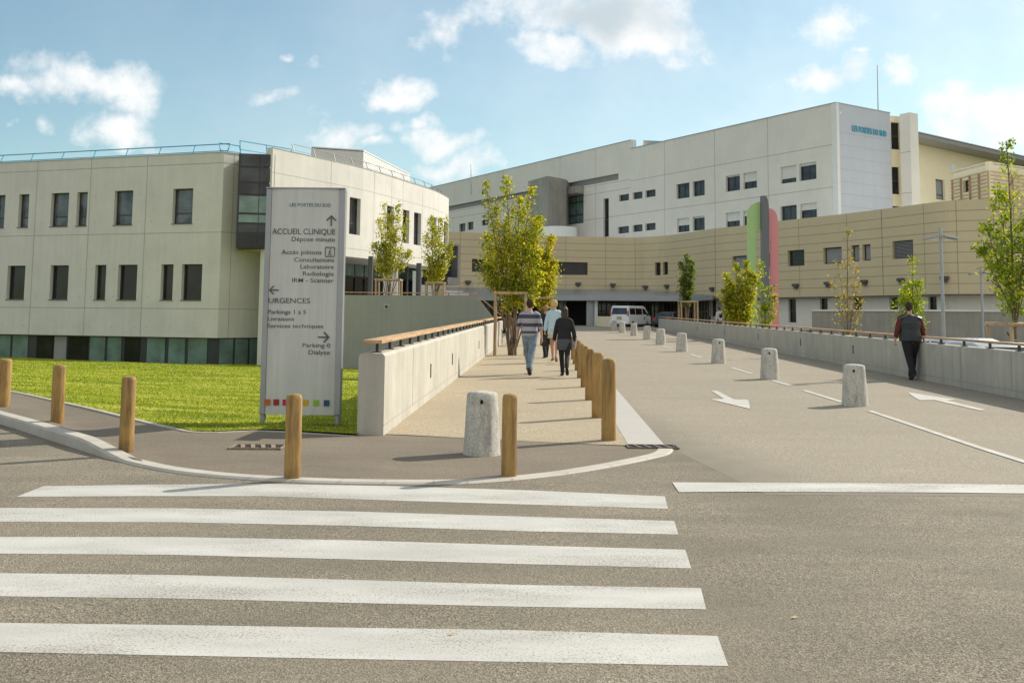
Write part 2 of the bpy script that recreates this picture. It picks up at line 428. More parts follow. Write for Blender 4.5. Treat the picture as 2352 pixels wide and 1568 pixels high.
# ramp: driving surface and footpath.  X measured from the line that runs to the ramp's vanishing point
VX = (1258-CX)/F
def L2(x, y): return (x+VX*y, y)
XL, XR = -2.03, 8.85       # inner faces of the two parapets
bxS0, bxS1 = .97, 1.40     # pale strip beside the footpath
E = kout[-1]
RG = []
sn_ = Vector((YS-E[1], -(2.2-E[0]), 0)).normalized(); sn_ = -sn_ if sn_.x < 0 else sn_
SEAM.inputs[1].default_value = sn_
_m = M['ramp'].node_tree
def _ma(op, a_, b_):
    q_ = _m.nodes.new('ShaderNodeMath'); q_.operation = op
    for i_, v_ in enumerate((a_, b_)):
        if isinstance(v_, (int, float)): q_.inputs[i_].default_value = v_
        else: _m.links.new(v_, q_.inputs[i_])
    return q_.outputs[0]
_d = _ma('SUBTRACT', SEAM.outputs['Value'], sn_.x*E[0]+sn_.y*E[1])
_yy = _m.nodes.new('ShaderNodeSeparateXYZ'); _m.links.new(SEAM.inputs[0].links[0].from_socket, _yy.inputs[0])
_d = _ma('MINIMUM', _d, _ma('ADD', _ma('SUBTRACT', _yy.outputs[1], YS), 0.0))
_d = _ma('ADD', _d, _ma('MULTIPLY', _ma('SUBTRACT', noise(_m, coords(_m), 60, 4, .8), .5), 2.2)); _d = _ma('ADD', _d, _ma('MULTIPLY', _ma('SUBTRACT', noise(_m, coords(_m), 2.5, 3), .5), .9))
_f = ramp(_m, _d, [(.0, (1,1,1)), (.95, (0,0,0))])
_pb = _m.nodes['Principled BSDF']; _m.links.new(mixc(_m, _f, src, (.217,.19,.15)), _pb.inputs['Base Color'])
sheet('ramp_road', [(E[0]+.004, E[1])]+RG+[(2.2, YS), (60, YS), (60, 10.5), L2(XR+.1, 10.5), L2(XR+.1, 80), L2(XR+16, 81), L2(XR+30, 125), L2(-6, 125), L2(-2.4, 74), L2(bxS1, 74), L2(bxS1, 12.0)], M['ramp'], off=.0012, kind='structure')
p0 = edge[-1]; 
Eb = [p for p in edge if p[0] > -1.7]
sheet('footpath', [q for q in Eb if q[0] < L2(bxS0, q[1])[0]] + [L2(bxS0, 11.95), L2(bxS0, 74), L2(XL-.35, 74), L2(XL-.35, 12.6)], M['path'], off=.0045, kind='structure')
sheet('path_edging', [xy(G(*z7(1930,1182))), xy(G(*z7(2192,1178))), L2(bxS1, 12.0), L2(bxS1, 74), L2(bxS0, 74), L2(bxS0, 12.0)], M['strip'], off=.007, kind='structure')
# sides of the ramp deck so that it reads as a bridge from outside
sd = MB()
for X0, X1 in ((XL-.33, XL-.05), (XR+.05, XR+.33)):
    a = L2(X0, 13); b = L2(X1, 13); c = L2(X1, 79); d = L2(X0, 79)
    sd.prism([a, b, c, d], -3.1, lambda x, y: rampz(x, y)-.03)
structure(sd, 'ramp_deck_side', M['wallg'])

# car park and forecourt
sheet('car_park', [(10, 10.6), (70, 10.6), (70, 62), (12.5, 62)], M['asphalt'], zf=lambda x, y: -.5, kind='structure')
fc = MB(); fc.prism([L2(XR+.4, 62.1), (60, 62.1), (60, 81), L2(XR+.4, 81)], -3.1, .42); structure(fc, 'forecourt', M['ramp'])

# lawn
def Yf(X):
    b = None
    for p, q in zip(edge, edge[1:]):
        if p[0] <= X <= q[0]: b = p[1]+(q[1]-p[1])*(X-p[0])/max(1e-6, q[0]-p[0]); break
    if b is None: b = edge[0][1] if X < edge[0][0] else 12.6
    return b
def lawnz(X, Y, yf):
    t = max(0, min(1.2, (Y-yf)/(46-yf))); h = (.105 if X < -4 else .105-.06*min(1, (X+4)/2.2))
    return h - (.72+.03*(X+26)*.5)*t + .02*math.sin(X*.8+Y*.5)*min(1, t*6)
lw = MB(); XS = list(np.linspace(-60, -12, 20))+list(np.linspace(-11.6, XL-.31, 30)); NV = 40
for x in XS:
    yf = Yf(x+VX*12.6)
    for j in range(NV+1):
        t = (j/NV)**1.5; Y = yf+(56-yf)*t if x < -8 else yf+(46-yf)*t
        X = x+VX*Y if x > -12 else x+VX*12.6+(x+60)/48*(VX*(Y-12.6)) 
        lw.v.append((X, Y, lawnz(X, Y, yf)))
for i in range(len(XS)-1):
    for j in range(NV):
        a = i*(NV+1)+j; lw.f.append((a, a+NV+1, a+NV+2, a+1)); lw.m.append(0)
gm, nt, b = nodes('lawn_grass'); v = coords(nt)
v2 = coords(nt, (.5, 2.0, 1))
cc = ramp(nt, noise(nt, v2, .8, 6, .65), [(.3, (.17,.24,.010)), (.46, (.29,.35,.016)), (.57, (.46,.47,.05)), (.70, (.64,.60,.16))])
cc = mixc(nt, 1.0, cc, ramp(nt, noise(nt, v, 22, 5, .7), [(.3, (.55,.6,.5)), (.7, (1.25,1.2,1.15))]), 'MULTIPLY')
nt.links.new(cc, b.inputs['Base Color']); b.inputs['Roughness'].default_value = .95; b.inputs['Specular IOR Level'].default_value = .1
bump(nt, b, noise(nt, v, 40, 4, .7), 1.0, .04)
structure(lw, 'lawn', gm, smooth='all')
# stone edging between lawn and pavement
ed = MB(); eo = [p for p in edge if p[0] < -1.9]; ei = inward(eo, -.06)
for i in range(len(eo)-1):
    ha, hb = ehgt(eo[i])+.012, ehgt(eo[i+1])+.012
    ed.quad((*ei[i], ha), (*ei[i+1], hb), (*eo[i+1], hb), (*eo[i], ha)); ed.quad((*ei[i], ha-.1), (*ei[i+1], hb-.1), (*ei[i+1], hb), (*ei[i], ha))
structure(ed, 'lawn_edging', M['kerb'])
# grass blades
NBL = 60000
X = rng.uniform(-26, XL-.34, NBL*4); Y = 12.2+33*rng.random(NBL*4)**2.6
yfs = np.interp(X+VX*12.6, [p[0] for p in edge], [p[1] for p in edge])
Xw = X+VX*Y; Yw = Y
ok = (Yw > np.interp(Xw, [p[0] for p in edge], [p[1] for p in edge])+.03) & (Xw/Yw > -.56)
Xw, Yw, yfs = Xw[ok][:NBL], Yw[ok][:NBL], yfs[ok][:NBL]; n = len(Xw)
zz = np.array([lawnz(a, b_, c) for a, b_, c in zip(Xw, Yw, yfs)])
ang = rng.uniform(0, math.pi, n); h = rng.uniform(.010, .024, n)*(1+Yw/60); w = .006*(1+Yw/14)
V = np.zeros((n, 3, 3)); V[:,0,0] = Xw-np.cos(ang)*w; V[:,0,1] = Yw-np.sin(ang)*w; V[:,1,0] = Xw+np.cos(ang)*w; V[:,1,1] = Yw+np.sin(ang)*w
V[:,0,2] = V[:,1,2] = zz-.008; V[:,2,0] = Xw+rng.normal(0,.02,n); V[:,2,1] = Yw+rng.normal(0,.02,n); V[:,2,2] = zz+h
def fastmesh(name, V, k, mat):
    n = len(V); me = bpy.data.meshes.new(name); me.vertices.add(n*k); me.vertices.foreach_set('co', V.reshape(-1).astype(np.float32))
    me.loops.add(n*k); me.loops.foreach_set('vertex_index', np.arange(n*k, dtype=np.int32)); me.polygons.add(n)
    me.polygons.foreach_set('loop_start', np.arange(0, n*k, k, dtype=np.int32)); me.polygons.foreach_set('loop_total', np.full(n, k, dtype=np.int32))
    me.update(calc_edges=True); me.materials.append(mat); o = bpy.data.objects.new(name, me); C.objects.link(o); return o
gmat0 = leafmat('grass_blades', [(.15,.24,.01), (.25,.34,.012), (.36,.42,.025), (.52,.50,.09)], .35)
gmat = gmat0; nt = gmat.node_tree; v2 = coords(nt, (.4, 2.2, 1)); pb = nt.nodes['Principled BSDF']; src = pb.inputs['Base Color'].links[0].from_socket
nc = mixc(nt, 1.0, src, ramp(nt, noise(nt, v2, .9, 6, .7), [(.36, (.62,.70,.6)), (.5, (1,1,1)), (.64, (1.5,1.35,1.9))]), 'MULTIPLY'); nt.links.new(nc, pb.inputs['Base Color'])
for n_ in nt.nodes:
    if n_.type == 'BSDF_TRANSLUCENT': nt.links.new(nc, n_.inputs[0])
tag(fastmesh('grass', V, 3, gmat), 'short mown green grass of the lawn in front of the clinic', 'grass', kind='stuff')

# ------------------------------------------------------------------ markings
mk = 'white bars of the zebra crossing'
bars = [([(100,1116),(330,1113),(600,1110.5),(900,1116),(1220,1126),(1527,1139.5)], [(1534.5,1168),(1220,1158.5),(900,1149),(600,1139),(330,1139),(38,1140.5)], 'farthest, short-ended one'),
 ([(-700,1166),(0,1166),(400,1167),(800,1174),(1200,1186),(1549,1196)], [(1558,1227),(1200,1219.5),(800,1207),(400,1199),(0,1198),(-700,1198)], 'second'),
 ([(-700,1232),(0,1232.5),(400,1233),(800,1240),(1200,1252),(1574,1262)], [(1588,1305),(1200,1295),(800,1284),(400,1274),(0,1271),(-700,1270)], 'middle'),
 ([(-700,1316),(0,1316),(400,1320),(800,1331),(1200,1343),(1610,1350)], [(1622,1399),(1200,1393),(800,1384),(400,1374),(0,1369),(-700,1364)], 'fourth'),
 ([(-700,1428),(0,1430),(400,1435),(800,1441),(1200,1447),(1648,1460)], [(1673,1529),(1200,1520),(800,1513),(400,1505),(0,1497),(-700,1494)], 'nearest and largest')]
lab = ['thin white crossing bar touching the kerb, farthest from the viewer', 'white crossing bar next to the thin one by the kerb', 'worn white crossing bar in the middle of the five', 'white crossing bar just behind the nearest one, speckled with wear', 'widest white crossing bar, nearest the viewer at the bottom of the photo']
for (t, bt, _), lb in zip(bars, lab):
    sheet('crossing_bar', [xy(G(*p)) for p in t+bt], M['paint'], off=.0015, zf=lambda x, y: 0, label=lb, cat='road marking', group=mk)
sheet('stop_line', [xy(G(*p)) for p in [(1544,1108.5),(1700,1109),(1950,1110),(2200,1112),(2352,1114),(2700,1118),(2700,1139),(2352,1134),(2200,1132),(1950,1131),(1700,1130),(1559,1131)]], M['paint'], off=.0055, zf=lambda x, y: 0,
      label='long white stop line across the foot of the ramp', cat='road marking')
def rp(pts): return [xy(R(*p)) for p in pts]
sheet('road_arrow', rp([y4(108,107), y4(150,106), y4(268,168), y4(300,171), y4(366,170), y4(378,182), y4(388,238), y4(112,172), y4(118,167), y4(200,166)]), M['paint2'], off=.009,
      label='white arrow on the left lane pointing down towards the crossing', cat='road marking')
sheet('road_arrow', rp([y4(1518,118), y4(1866,171), y4(1868,174), y4(1800,177), y4(2070,241), y4(2066,248), y4(2030,248), y4(1706,174), y4(1608,176), y4(1570,158)]), M['paint2'], off=.009,
      label='white arrow on the right lane pointing up the ramp', cat='road marking')
def dash(a, b, w, lb):
    A_, B_ = R(*a), R(*b); d = Vector((B_.x-A_.x, B_.y-A_.y)).normalized(); n_ = Vector((-d.y, d.x))*w/2
    sheet('lane_line', [(A_.x-n_.x, A_.y-n_.y), (B_.x-n_.x, B_.y-n_.y), (B_.x+n_.x, B_.y+n_.y), (A_.x+n_.x, A_.y+n_.y)][::-1], M['paint2'], off=.009, label=lb, cat='road marking', group='white centre line of the ramp')
dash((2960,1252), z8(1405,606), .11, 'long solid white line running from the nearest ramp bollard to the right edge')
dash(z8(1238,553), z8(1005,481), .11, 'white dash just behind the nearest ramp bollard')
dash(z8(922,452), z8(812,420), .11, 'white dash in front of the second ramp bollard')
dash(z8(688,380), z8(562,342), .11, 'white dash between the second and third ramp bollards')
dash(z8(378,281), z8(310,259), .11, 'white dash between the third and fourth ramp bollards')
dash(z8(195,222), z8(138,208), .11, 'white dash between the fourth and fifth ramp bollards')
# drain gratings
def grate(c, w, d, rz, mat, lb, z):
    e = empty('drain_grating', (c[0], c[1], z), rz, lb, 'drain', 'drain gratings at the pavement edge')
    f = MB(); 
    for sx in (-1, 1): f.box((sx*w/2, 0, .004), (.02, d, .014))
    for sy in (-1, 1): f.box((0, sy*(d/2-.01), .0055), (w-.04, .02, .0135))
    f.build('frame', mat, e)
    g = MB(); nb = int(w/.1)
    for i in range(1, nb): g.box((-w/2+w*i/nb, 0, .004), (.045, d-.08, .016), rz=.25)
    g.build('bars', mat, e)
    p = MB(); p.box((0, 0, .0005), (w-.04, d-.08, .001)); p.build('pit', M['black'], e)
a = G(*x3(1215,52)); b_ = G(*x3(1525,48)); 
grate(((a.x+b_.x)/2, (a.y+b_.y)/2), (b_.x-a.x), .30, .0, M['iron'], 'dark iron drain grating at the end of the pale strip', .012)
a = G(*Z(560,1080,9.8)(180,400), z=.05); b_ = G(*Z(560,1080,9.8)(1480,380), z=.05)
grate(((a.x+b_.x)/2, (a.y+b_.y)/2), (b_.x-a.x), .34, .02, M['rust'], 'rusty drain grating in the pavement beside the sign shadow', pavez((a.x+b_.x)/2, (a.y+b_.y)/2)+.006)
lf = [(x3(2285,1150), .022), (x3(720,295), .02), (x3(70,1260), .018), (y4(1205,448), .04)]
for (p, sz) in lf:
    g_ = G(*p); b0 = MB(); b0.add([(g_.x-sz, g_.y, .006), (g_.x, g_.y-sz*.5, .008), (g_.x+sz*1.2, g_.y+.005, .006), (g_.x+.01, g_.y+sz*.6, .012)], [(0,1,2,3)])
    tag(b0.build('fallen_leaf', plain('dry_leaf', (.6,.45,.22), .8)), {0:'dry pale leaf on the dark asphalt right of the crossing',1:'small dry leaf between kerb and first crossing bar',2:'tiny dry leaf on the nearest crossing bar',3:'dry yellow leaf on the ramp asphalt left of the solid line'}[lf.index((p, sz))], 'leaf', 'fallen leaves')
# ------------------------------------------------------------------ facades
class Plan:
    """a wall line on the ground (left to right as seen); s along it, positive offset towards the viewer"""
    def __init__(s, pts):
        s.p = [Vector((a[0], a[1])) for a in pts]; s.L = [0]
        for a, b in zip(s.p, s.p[1:]): s.L.append(s.L[-1]+(b-a).length)
        sn = []
        for a, b in zip(s.p, s.p[1:]):
            t = (b-a).normalized(); sn.append(Vector((t.y, -t.x)))
        s.n = [sn[0]]+[(a+b).normalized() for a, b in zip(sn, sn[1:])]+[sn[-1]]
    def at(s, u, z, off=0):
        i = 0
        while i < len(s.L)-2 and s.L[i+1] < u: i += 1
        t = (u-s.L[i])/(s.L[i+1]-s.L[i]); q = s.p[i]+(s.p[i+1]-s.p[i])*t
        tt = max(0, min(1, t)); n = (s.n[i]*(1-tt)+s.n[i+1]*tt).normalized()
        return Vector((q.x+n.x*off, q.y+n.y*off, z))
    def hit(s, px, py):
        d = ray(px, py); best = None
        for i, (a, b) in enumerate(zip(s.p, s.p[1:])):
            e = b-a; det = -d.x*e.y+e.x*d.y
            if abs(det) < 1e-9: continue
            t = (-a.x*e.y+e.x*a.y)/det; k = (d.x*a.y-d.y*a.x)/det
            k = -(d.x*(-a.y)+d.y*a.x)/det if False else None
            # solve a + k e = t d
            t = (a.x*e.y-a.y*e.x)/(d.x*e.y-d.y*e.x); q = Vector((d.x*t, d.y*t)); k = (q-a).dot(e)/e.length_squared
            lo = -9 if i == 0 else 0; hi = 9 if i == len(s.p)-2 else 1
            if t > 0 and lo-1e-6 <= k <= hi+1e-6:
                pen = abs(k-max(0, min(1, k)))
                if best is None or pen < best[0]: best = (pen, s.L[i]+k*(s.L[i+1]-s.L[i]), EYE.z+d.z*t)
        return best[1], best[2]
    def rect(s, l, t, r, b, conv=lambda x, y: (x, y)):
        my = (t+b)/2; mxx = (l+r)/2
        s0 = s.hit(*conv(l, my))[0]; s1 = s.hit(*conv(r, my))[0]
        return (s0, s1, s.hit(*conv(mxx, b))[1], s.hit(*conv(mxx, t))[1])
def facade(parent, pl, z0, z1, holes, mats, s0=None, s1=None, thick=.3, depth=.22, name='wall', vj=(), hj=(), jw=.03, dots=(), step=None):
    a = 0 if s0 is None else s0; e = pl.L[-1] if s1 is None else s1
    S = sorted(set([a, e]+[x for x in pl.L if a < x < e]+[x for h in holes for x in h[:2] if a < x < e]))
    ZZ = sorted(set([z0, z1]+[x for h in holes for x in h[2:4] if z0 < x < z1]))
    mb = MB()
    for i in range(len(S)-1):
        for j in range(len(ZZ)-1):
            cs, cz = (S[i]+S[i+1])/2, (ZZ[j]+ZZ[j+1])/2
            if any(h[0] < cs < h[1] and h[2] < cz < h[3] for h in holes): continue
            mb.quad(pl.at(S[i], ZZ[j]), pl.at(S[i+1], ZZ[j]), pl.at(S[i+1], ZZ[j+1]), pl.at(S[i], ZZ[j+1]))
    for h in holes:
        dd = h[4] if len(h) > 4 else depth
        c = [(h[0], h[2]), (h[1], h[2]), (h[1], h[3]), (h[0], h[3])]
        for k in range(4):
            p, q = c[k], c[(k+1) % 4]
            mb.quad(pl.at(p[0], p[1]), pl.at(p[0], p[1], -dd), pl.at(q[0], q[1], -dd), pl.at(q[0], q[1]))
    for i in range(len(S)-1):
        mb.quad(pl.at(S[i], z1), pl.at(S[i+1], z1), pl.at(S[i+1], z1, -thick), pl.at(S[i], z1, -thick))
        mb.quad(pl.at(S[i], z0, -thick), pl.at(S[i+1], z0, -thick), pl.at(S[i+1], z0), pl.at(S[i], z0))
        mb.quad(pl.at(S[i+1], z0, -thick-.001), pl.at(S[i], z0, -thick-.001), pl.at(S[i], z1, -thick-.001), pl.at(S[i+1], z1, -thick-.001))
    for u in (a, e): mb.quad(pl.at(u, z0, -thick), pl.at(u, z0), pl.at(u, z1), pl.at(u, z1, -thick))
    def clip(lo, hi, blocks):
        segs = [(lo, hi)]
        for b0, b1 in blocks:
            ns = []
            for p, q in segs:
                if b1 <= p or b0 >= q: ns.append((p, q)); continue
                if b0 > p: ns.append((p, b0))
                if b1 < q: ns.append((b1, q))
            segs = ns
        return segs
    for z in hj:
        if not z0 < z < z1: continue
        for p, q in clip(a, e, [(h[0]-.01, h[1]+.01) for h in holes if h[2] < z+jw and h[3] > z-jw]):
            cut = [p]+[x for x in pl.L if p < x < q]+[q]
            for u, w_ in zip(cut, cut[1:]):
                mb.quad(pl.at(u, z-jw/2, .004), pl.at(w_, z-jw/2, .004), pl.at(w_, z+jw/2, .004), pl.at(u, z+jw/2, .004), 1)
    for u in vj:
        if not a < u < e: continue
        for p, q in clip(z0, z1, [(h[2]-.01, h[3]+.01) for h in holes if h[0] < u+jw and h[1] > u-jw]):
            mb.quad(pl.at(u-jw/2, p, .005), pl.at(u+jw/2, p, .005), pl.at(u+jw/2, q, .005), pl.at(u-jw/2, q, .005), 1)
    for (u, z) in dots:
        if any(h[0]-.1 < u < h[1]+.1 and h[2]-.1 < z < h[3]+.1 for h in holes): continue
        r = .03; mb.add([pl.at(u+r*math.cos(k*math.pi/3), z+r*math.sin(k*math.pi/3), .004) for k in range(6)], [tuple(range(6))], 1)
    return mb.build(name, mats, parent)
def sbar(mb, pl, s0, s1, z0, z1, o0, o1, mi=0):
    a = [pl.at(s0, z0, o1), pl.at(s1, z0, o1), pl.at(s1, z1, o1), pl.at(s0, z1, o1), pl.at(s0, z0, o0), pl.at(s1, z0, o0), pl.at(s1, z1, o0), pl.at(s0, z1, o0)]
    mb.add(a, [(0,1,2,3),(5,4,7,6),(4,0,3,7),(1,5,6,2),(3,2,6,7),(4,5,1,0)], mi)
def window(parent, pl, h, depth=.22, fw_=.06, vm=(), hm=(), pane='glass', frame='frame', shut=0, sill=False, label=None, name='window'):
    s0, s1, z0, z1 = h[:4]; o = -depth+.02
    f = MB()
    sbar(f, pl, s0, s0+fw_, z0, z1, o-.05, o+.03); sbar(f, pl, s1-fw_, s1, z0, z1, o-.05, o+.03)
    sbar(f, pl, s0+fw_, s1-fw_, z0, z0+fw_, o-.05, o+.03); sbar(f, pl, s0+fw_, s1-fw_, z1-fw_, z1, o-.05, o+.03)
    for v_ in vm: u = s0+(s1-s0)*v_; sbar(f, pl, u-fw_/2, u+fw_/2, z0+fw_, z1-fw_, o-.045, o+.025)
    for v_ in hm: u = z0+(z1-z0)*v_; sbar(f, pl, s0+fw_, s1-fw_, u-fw_/2, u+fw_/2, o-.04, o+.02)
    fo = f.build(name, M[frame], parent)
    if label: fo['label'] = label
    p = MB(); sbar(p, pl, s0+fw_*.5, s1-fw_*.5, z0+fw_*.5, z1-fw_*.5, o-.03, o-.012); p.build('pane', M[pane], fo)
    if shut:
        q = MB(); zt = z1-(z1-z0)*shut
        sbar(q, pl, s0+.03, s1-.03, zt, z1-.01, o+.035, o+.06)
        n = int((z1-zt)/.09)
        for i in range(1, n): sbar(q, pl, s0+.035, s1-.035, zt+(z1-zt)*i/n-.008, zt+(z1-zt)*i/n+.008, o+.058, o+.066)
        q.build('shutter', M['shutter'], fo)
    if sill:
        q = MB(); sbar(q, pl, s0-.03, s1+.03, z0-.03, z0-.002, -depth+.02, .04); q.build('sill', M['darkg'], fo)
    return fo
def bld(name, label, cat, loc=(0,0,0)): return empty(name, (0,0,0), 0, label, cat)

# ================= left clinic wing
W1 = bld('clinic_wing', 'pale concrete clinic wing behind the lawn with curved sunlit side and blue roof railing', 'building')
c0 = P(515, 350, 46.9); ztA = c0.z
tA = Vector((-.951, .309)); pA0 = Vector((c0.x, c0.y))+tA*22; 
plA = Plan([(pA0.x, pA0.y), (c0.x, c0.y)])
zbA = plA.hit(499, 776)[1]
q1 = lambda x, y: z1(x, y)
up = [(-40,466,28,662),(113,460,175,660),(311,447,419,652),(469,441,533,650),(699,430,812,641),(1058,413,1180,630)]
lo = [(43,893,151,1097),(306,892,417,1100),(579,888,647,1102),(721,885,838,1102),(985,883,1059,1102),(1112,880,1236,1103)]
zu = [plA.rect(*r, q1) for r in up]; zl = [plA.rect(*r, q1) for r in lo]
au = (sum(h[2] for h in zu)/6, sum(h[3] for h in zu)/6); al = (sum(h[2] for h in zl)/6, sum(h[3] for h in zl)/6)
hu = [(h[0], h[1], *au) for h in zu]; hl = [(h[0], h[1], *al) for h in zl]
ext = [(hl[0][0]-1.9, hl[0][0]-.85, *al), (hu[0][0]-2.2, hu[0][0]-1.1, *au), (hl[0][0]-5, hl[0][0]-3.9, *al), (hu[0][0]-5, hu[0][0]-4.3, *au)]
vjA = [plA.hit(*z1(x_, y_))[0] for x_, y_ in ((215,600),(545,600),(890,600))]
wv_ = vjA[2]-vjA[1]; vjA += [vjA[0]-wv_, vjA[0]-2*wv_]
hjA = [plA.hit(*z1(900,283))[1], plA.hit(*z1(900,695))[1], plA.hit(*z1(900,1153))[1]]
dots = [(u+k*wv_+d, z) for u in vjA for k in (0,) for d in (.35, wv_*.5, wv_-.35) for z in (hjA[2]-.9, hjA[2]+.55, hjA[2]+1.9, hjA[1]+.6, hjA[1]+1.9)]
dots = [(u, z) for (u, z) in dots if 0 < u < plA.L[-1]-.1]
facade(W1, plA, zbA, ztA, hu+hl+ext, [M['facA'], M['joint']], vj=vjA, hj=hjA, dots=dots, thick=.35, depth=.24)
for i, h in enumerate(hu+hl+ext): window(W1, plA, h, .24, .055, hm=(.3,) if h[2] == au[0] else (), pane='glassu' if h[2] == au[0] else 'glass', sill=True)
plR = Plan([(c0.x, c0.y), (c0.x+.58*6, c0.y+.60*6*1.0)])
facade(W1, plR, zbA, ztA-.003, [], [M['facA'], M['joint']], hj=hjA, vj=[.55], thick=.34)
# basement glazing strip, set back under the wall
plB = Plan([tuple(plA.at(0, 0, -.35).xy), tuple(plA.at(plA.L[-1]+.1, 0, -.35).xy)]); plB2 = Plan([tuple(plB.p[1]), tuple(plR.at(6, 0, -.35).xy)])
bk = MB(); 
for pl_ in (plB, plB2): bk.quad(pl_.at(0, -2.2, 0), pl_.at(pl_.L[-1], -2.2, 0), pl_.at(pl_.L[-1], zbA+.02, 0), pl_.at(0, zbA+.02, 0))
bk.quad(plA.at(0, zbA+.01, -.3), plA.at(plA.L[-1], zbA+.01, -.3), plA.at(plA.L[-1], zbA+.01, -.9), plA.at(0, zbA+.01, -.9))
bk.build('basement_wall', M['dark'], W1)
panes = [(0,65,'teal'),(80,172,'teal'),(225,325,'glass'),(335,408,'blind'),(418,540,'glass'),(552,645,'teal'),(662,745,'teal'),(765,857,'glass'),(903,1012,'teal'),(1035,1135,'teal'),(1155,1270,'teal')]
for l, r, mt in panes:
    s0 = plB.hit(*z1(l, 1390))[0]; s1 = plB.hit(*z1(r, 1390))[0]; f = MB(); sbar(f, plB, s0, s1, -1.25, zbA-.06, 0, .03); f.build('basement_window', M[mt], W1)
for k in range(5):
    s0 = plB.hit(*z1(0, 1390))[0]-1.35-k*1.3; f = MB(); sbar(f, plB, s0, s0+1.15, -1.25, zbA-.06, 0, .03); f.build('basement_window', M['teal' if k != 2 else 'glass'], W1)
for l, r in ((1345,1425),(1438,1516),(1528,1600)):
    s0 = plB2.hit(*z1(l, 1400))[0]; s1 = plB2.hit(*z1(r, 1400))[0]; f = MB(); sbar(f, plB2, s0, s1, -1.3, zbA-.06, 0, .03); f.build('basement_window', M['teal'], W1)
# curved sunlit facade
ztB = 9.26
def dep(px, py, z): return (z-EYE.z)/ray(px, py).z*ray(px, py).y
ptsB = [(627,340),(714,359),(835,387),(942,420),(1000,439),(1030,455)]
pB = [xy(P(px, py, dep(px, py, ztB))) for px, py in ptsB]
pB = smoothline(pB, 4)
e_ = Vector(pB[-1]); t_ = (e_-Vector(pB[-2])).normalized(); n_ = Vector((-t_.y, t_.x))   # round the far corner
for k in range(1, 7):
    a_ = k*math.pi/12; pB.append(tuple(e_+t_*1.6*math.sin(a_)+n_*1.6*(1-math.cos(a_))))
pB.append(tuple(Vector(pB[-1])+n_*6))
plC = Plan(pB); zbC = 4.5
hB = []
for r in ((664,285,722,480),(862,345,893,470),(947,365,970,500),(1005,385,1043,540),(1100,405,1118,560),(1164,430,1186,570)):
    h = plC.rect(*r, z2); hB.append(h)
a0 = hB[0][2], hB[0][3]; hB = [(h[0], max(h[1], h[0]+.9), a0[0], a0[1]) for h in hB]
facade(W1, plC, zbC, ztB, hB, [M['facA'], M['joint']], thick=.35, depth=.26, hj=[ztB-1.15, a0[0]-.75], vj=[h[0]-1.6 for h in hB], jw=.02, name='curved_wall')
for h in hB: window(W1, plC, h, .26, .05, hm=(.3,), pane='glassb', sill=False)
sW = plC.hit(772, 600)[0]; plC2 = Plan([tuple(plC.at(sW*i/6+.1*(i == 0), 0, -.36).xy) for i in range(7)])
facade(W1, plC2, -3, zbC, [], [M['facA'], M['joint']], thick=.3, name='ground_floor_wall')  # hidden wall, added to stop sun leaking in under the soffit
# glazed dark bay between both
pb0 = P(545, 460, 46.05); pb1 = P(629, 460, 46.35); plG = Plan([xy(pb0), xy(pb1)])
zt_ = plG.hit(560, 352.5)[1]; zb_ = plG.hit(560, 570)[1]
g = MB(); sbar(g, plG, 0, plG.L[-1], zb_, zt_, -1.9, 0); g.build('glazed_bay', M['dark'], W1, bevel=.02)
rows = [plG.hit(*z1(1560, y_))[1] for y_ in (205,290,385,460,575,635,695,785)]
for i, mt in enumerate(['glassb', 'glassb', 'glassb', 'teal', 'teal', 'glassb', 'dark']):
    zz1, zz0 = rows[i]-.05, rows[i+1]+.05
    f = MB(); sbar(f, plG, .09, plG.L[-1]*.58, zz0, zz1, 0, .03); sbar(f, plG, plG.L[-1]*.58+.03, plG.L[-1]-.09, zz0, zz1, 0, .031); f.build('bay_pane', M['glass' if mt == 'dark' else mt], W1)
# roof, soffit, ground floor behind columns
rf = MB(); far = [(-3.5, 78), (-30, 78)]
outl = [tuple(plA.at(0, 0, -.3).xy), tuple(plA.at(plA.L[-1], 0, -.3).xy), tuple(plR.at(2.2, 0, -.3).xy), tuple(plC.at(.2, 0, -.32).xy)]+[tuple(plC.at(s_, 0, -.32).xy) for s_ in plC.L[1:-1]]+[tuple(plC.at(plC.L[-1], 0, -.3).xy), (-34, 72)]
rf.prism(outl, ztA-.75, ztA-.5); rf.build('roof', M['darkg'], W1)
sf = MB(); n = 16; Ls = plC.L[-1]-6
for i in range(n):
    a, b = Ls*i/n, Ls*(i+1)/n
    sf.quad(plC.at(a, zbC+.02, -.3), plC.at(b, zbC+.02, -.3), plC.at(b, zbC+.02, -4.2), plC.at(a, zbC+.02, -4.2))
sf.build('soffit', M['facA'], W1)
plI = Plan([tuple(plC.at(Ls*i/n, 0, -3.6).xy) for i in range(n+1)])
gw = MB(); 
for i in range(n):
    a, b = plI.L[i], plI.L[i+1]
    gw.quad(plI.at(a, 1.5, 0), plI.at(b, 1.5, 0), plI.at(b, 3.75, 0), plI.at(a, 3.75, 0), 0); gw.quad(plI.at(a, 3.75, .01), plI.at(b, 3.75, .01), plI.at(b, 4.6, .01), plI.at(a, 4.6, .01), 1)
gw.build('entrance_glazing', [M['glass'], M['teal']], W1)
mu = MB(); k = 0
while k*1.25 < plI.L[-1]:
    sbar(mu, plI, k*1.25, k*1.25+.07, 1.5, 3.72, .01, .07); sbar(mu, plI, k*1.25, k*1.25+.03, 3.78, 4.5, .02, .04); k += 1
sbar(mu, plI, 0, plI.L[4], 3.7, 3.8, .02, .09)
for i in range(n): sbar(mu, plI, plI.L[i], plI.L[i+1], 3.7, 3.8, .02, .09)
mu.build('mullions', M['dark'], W1)
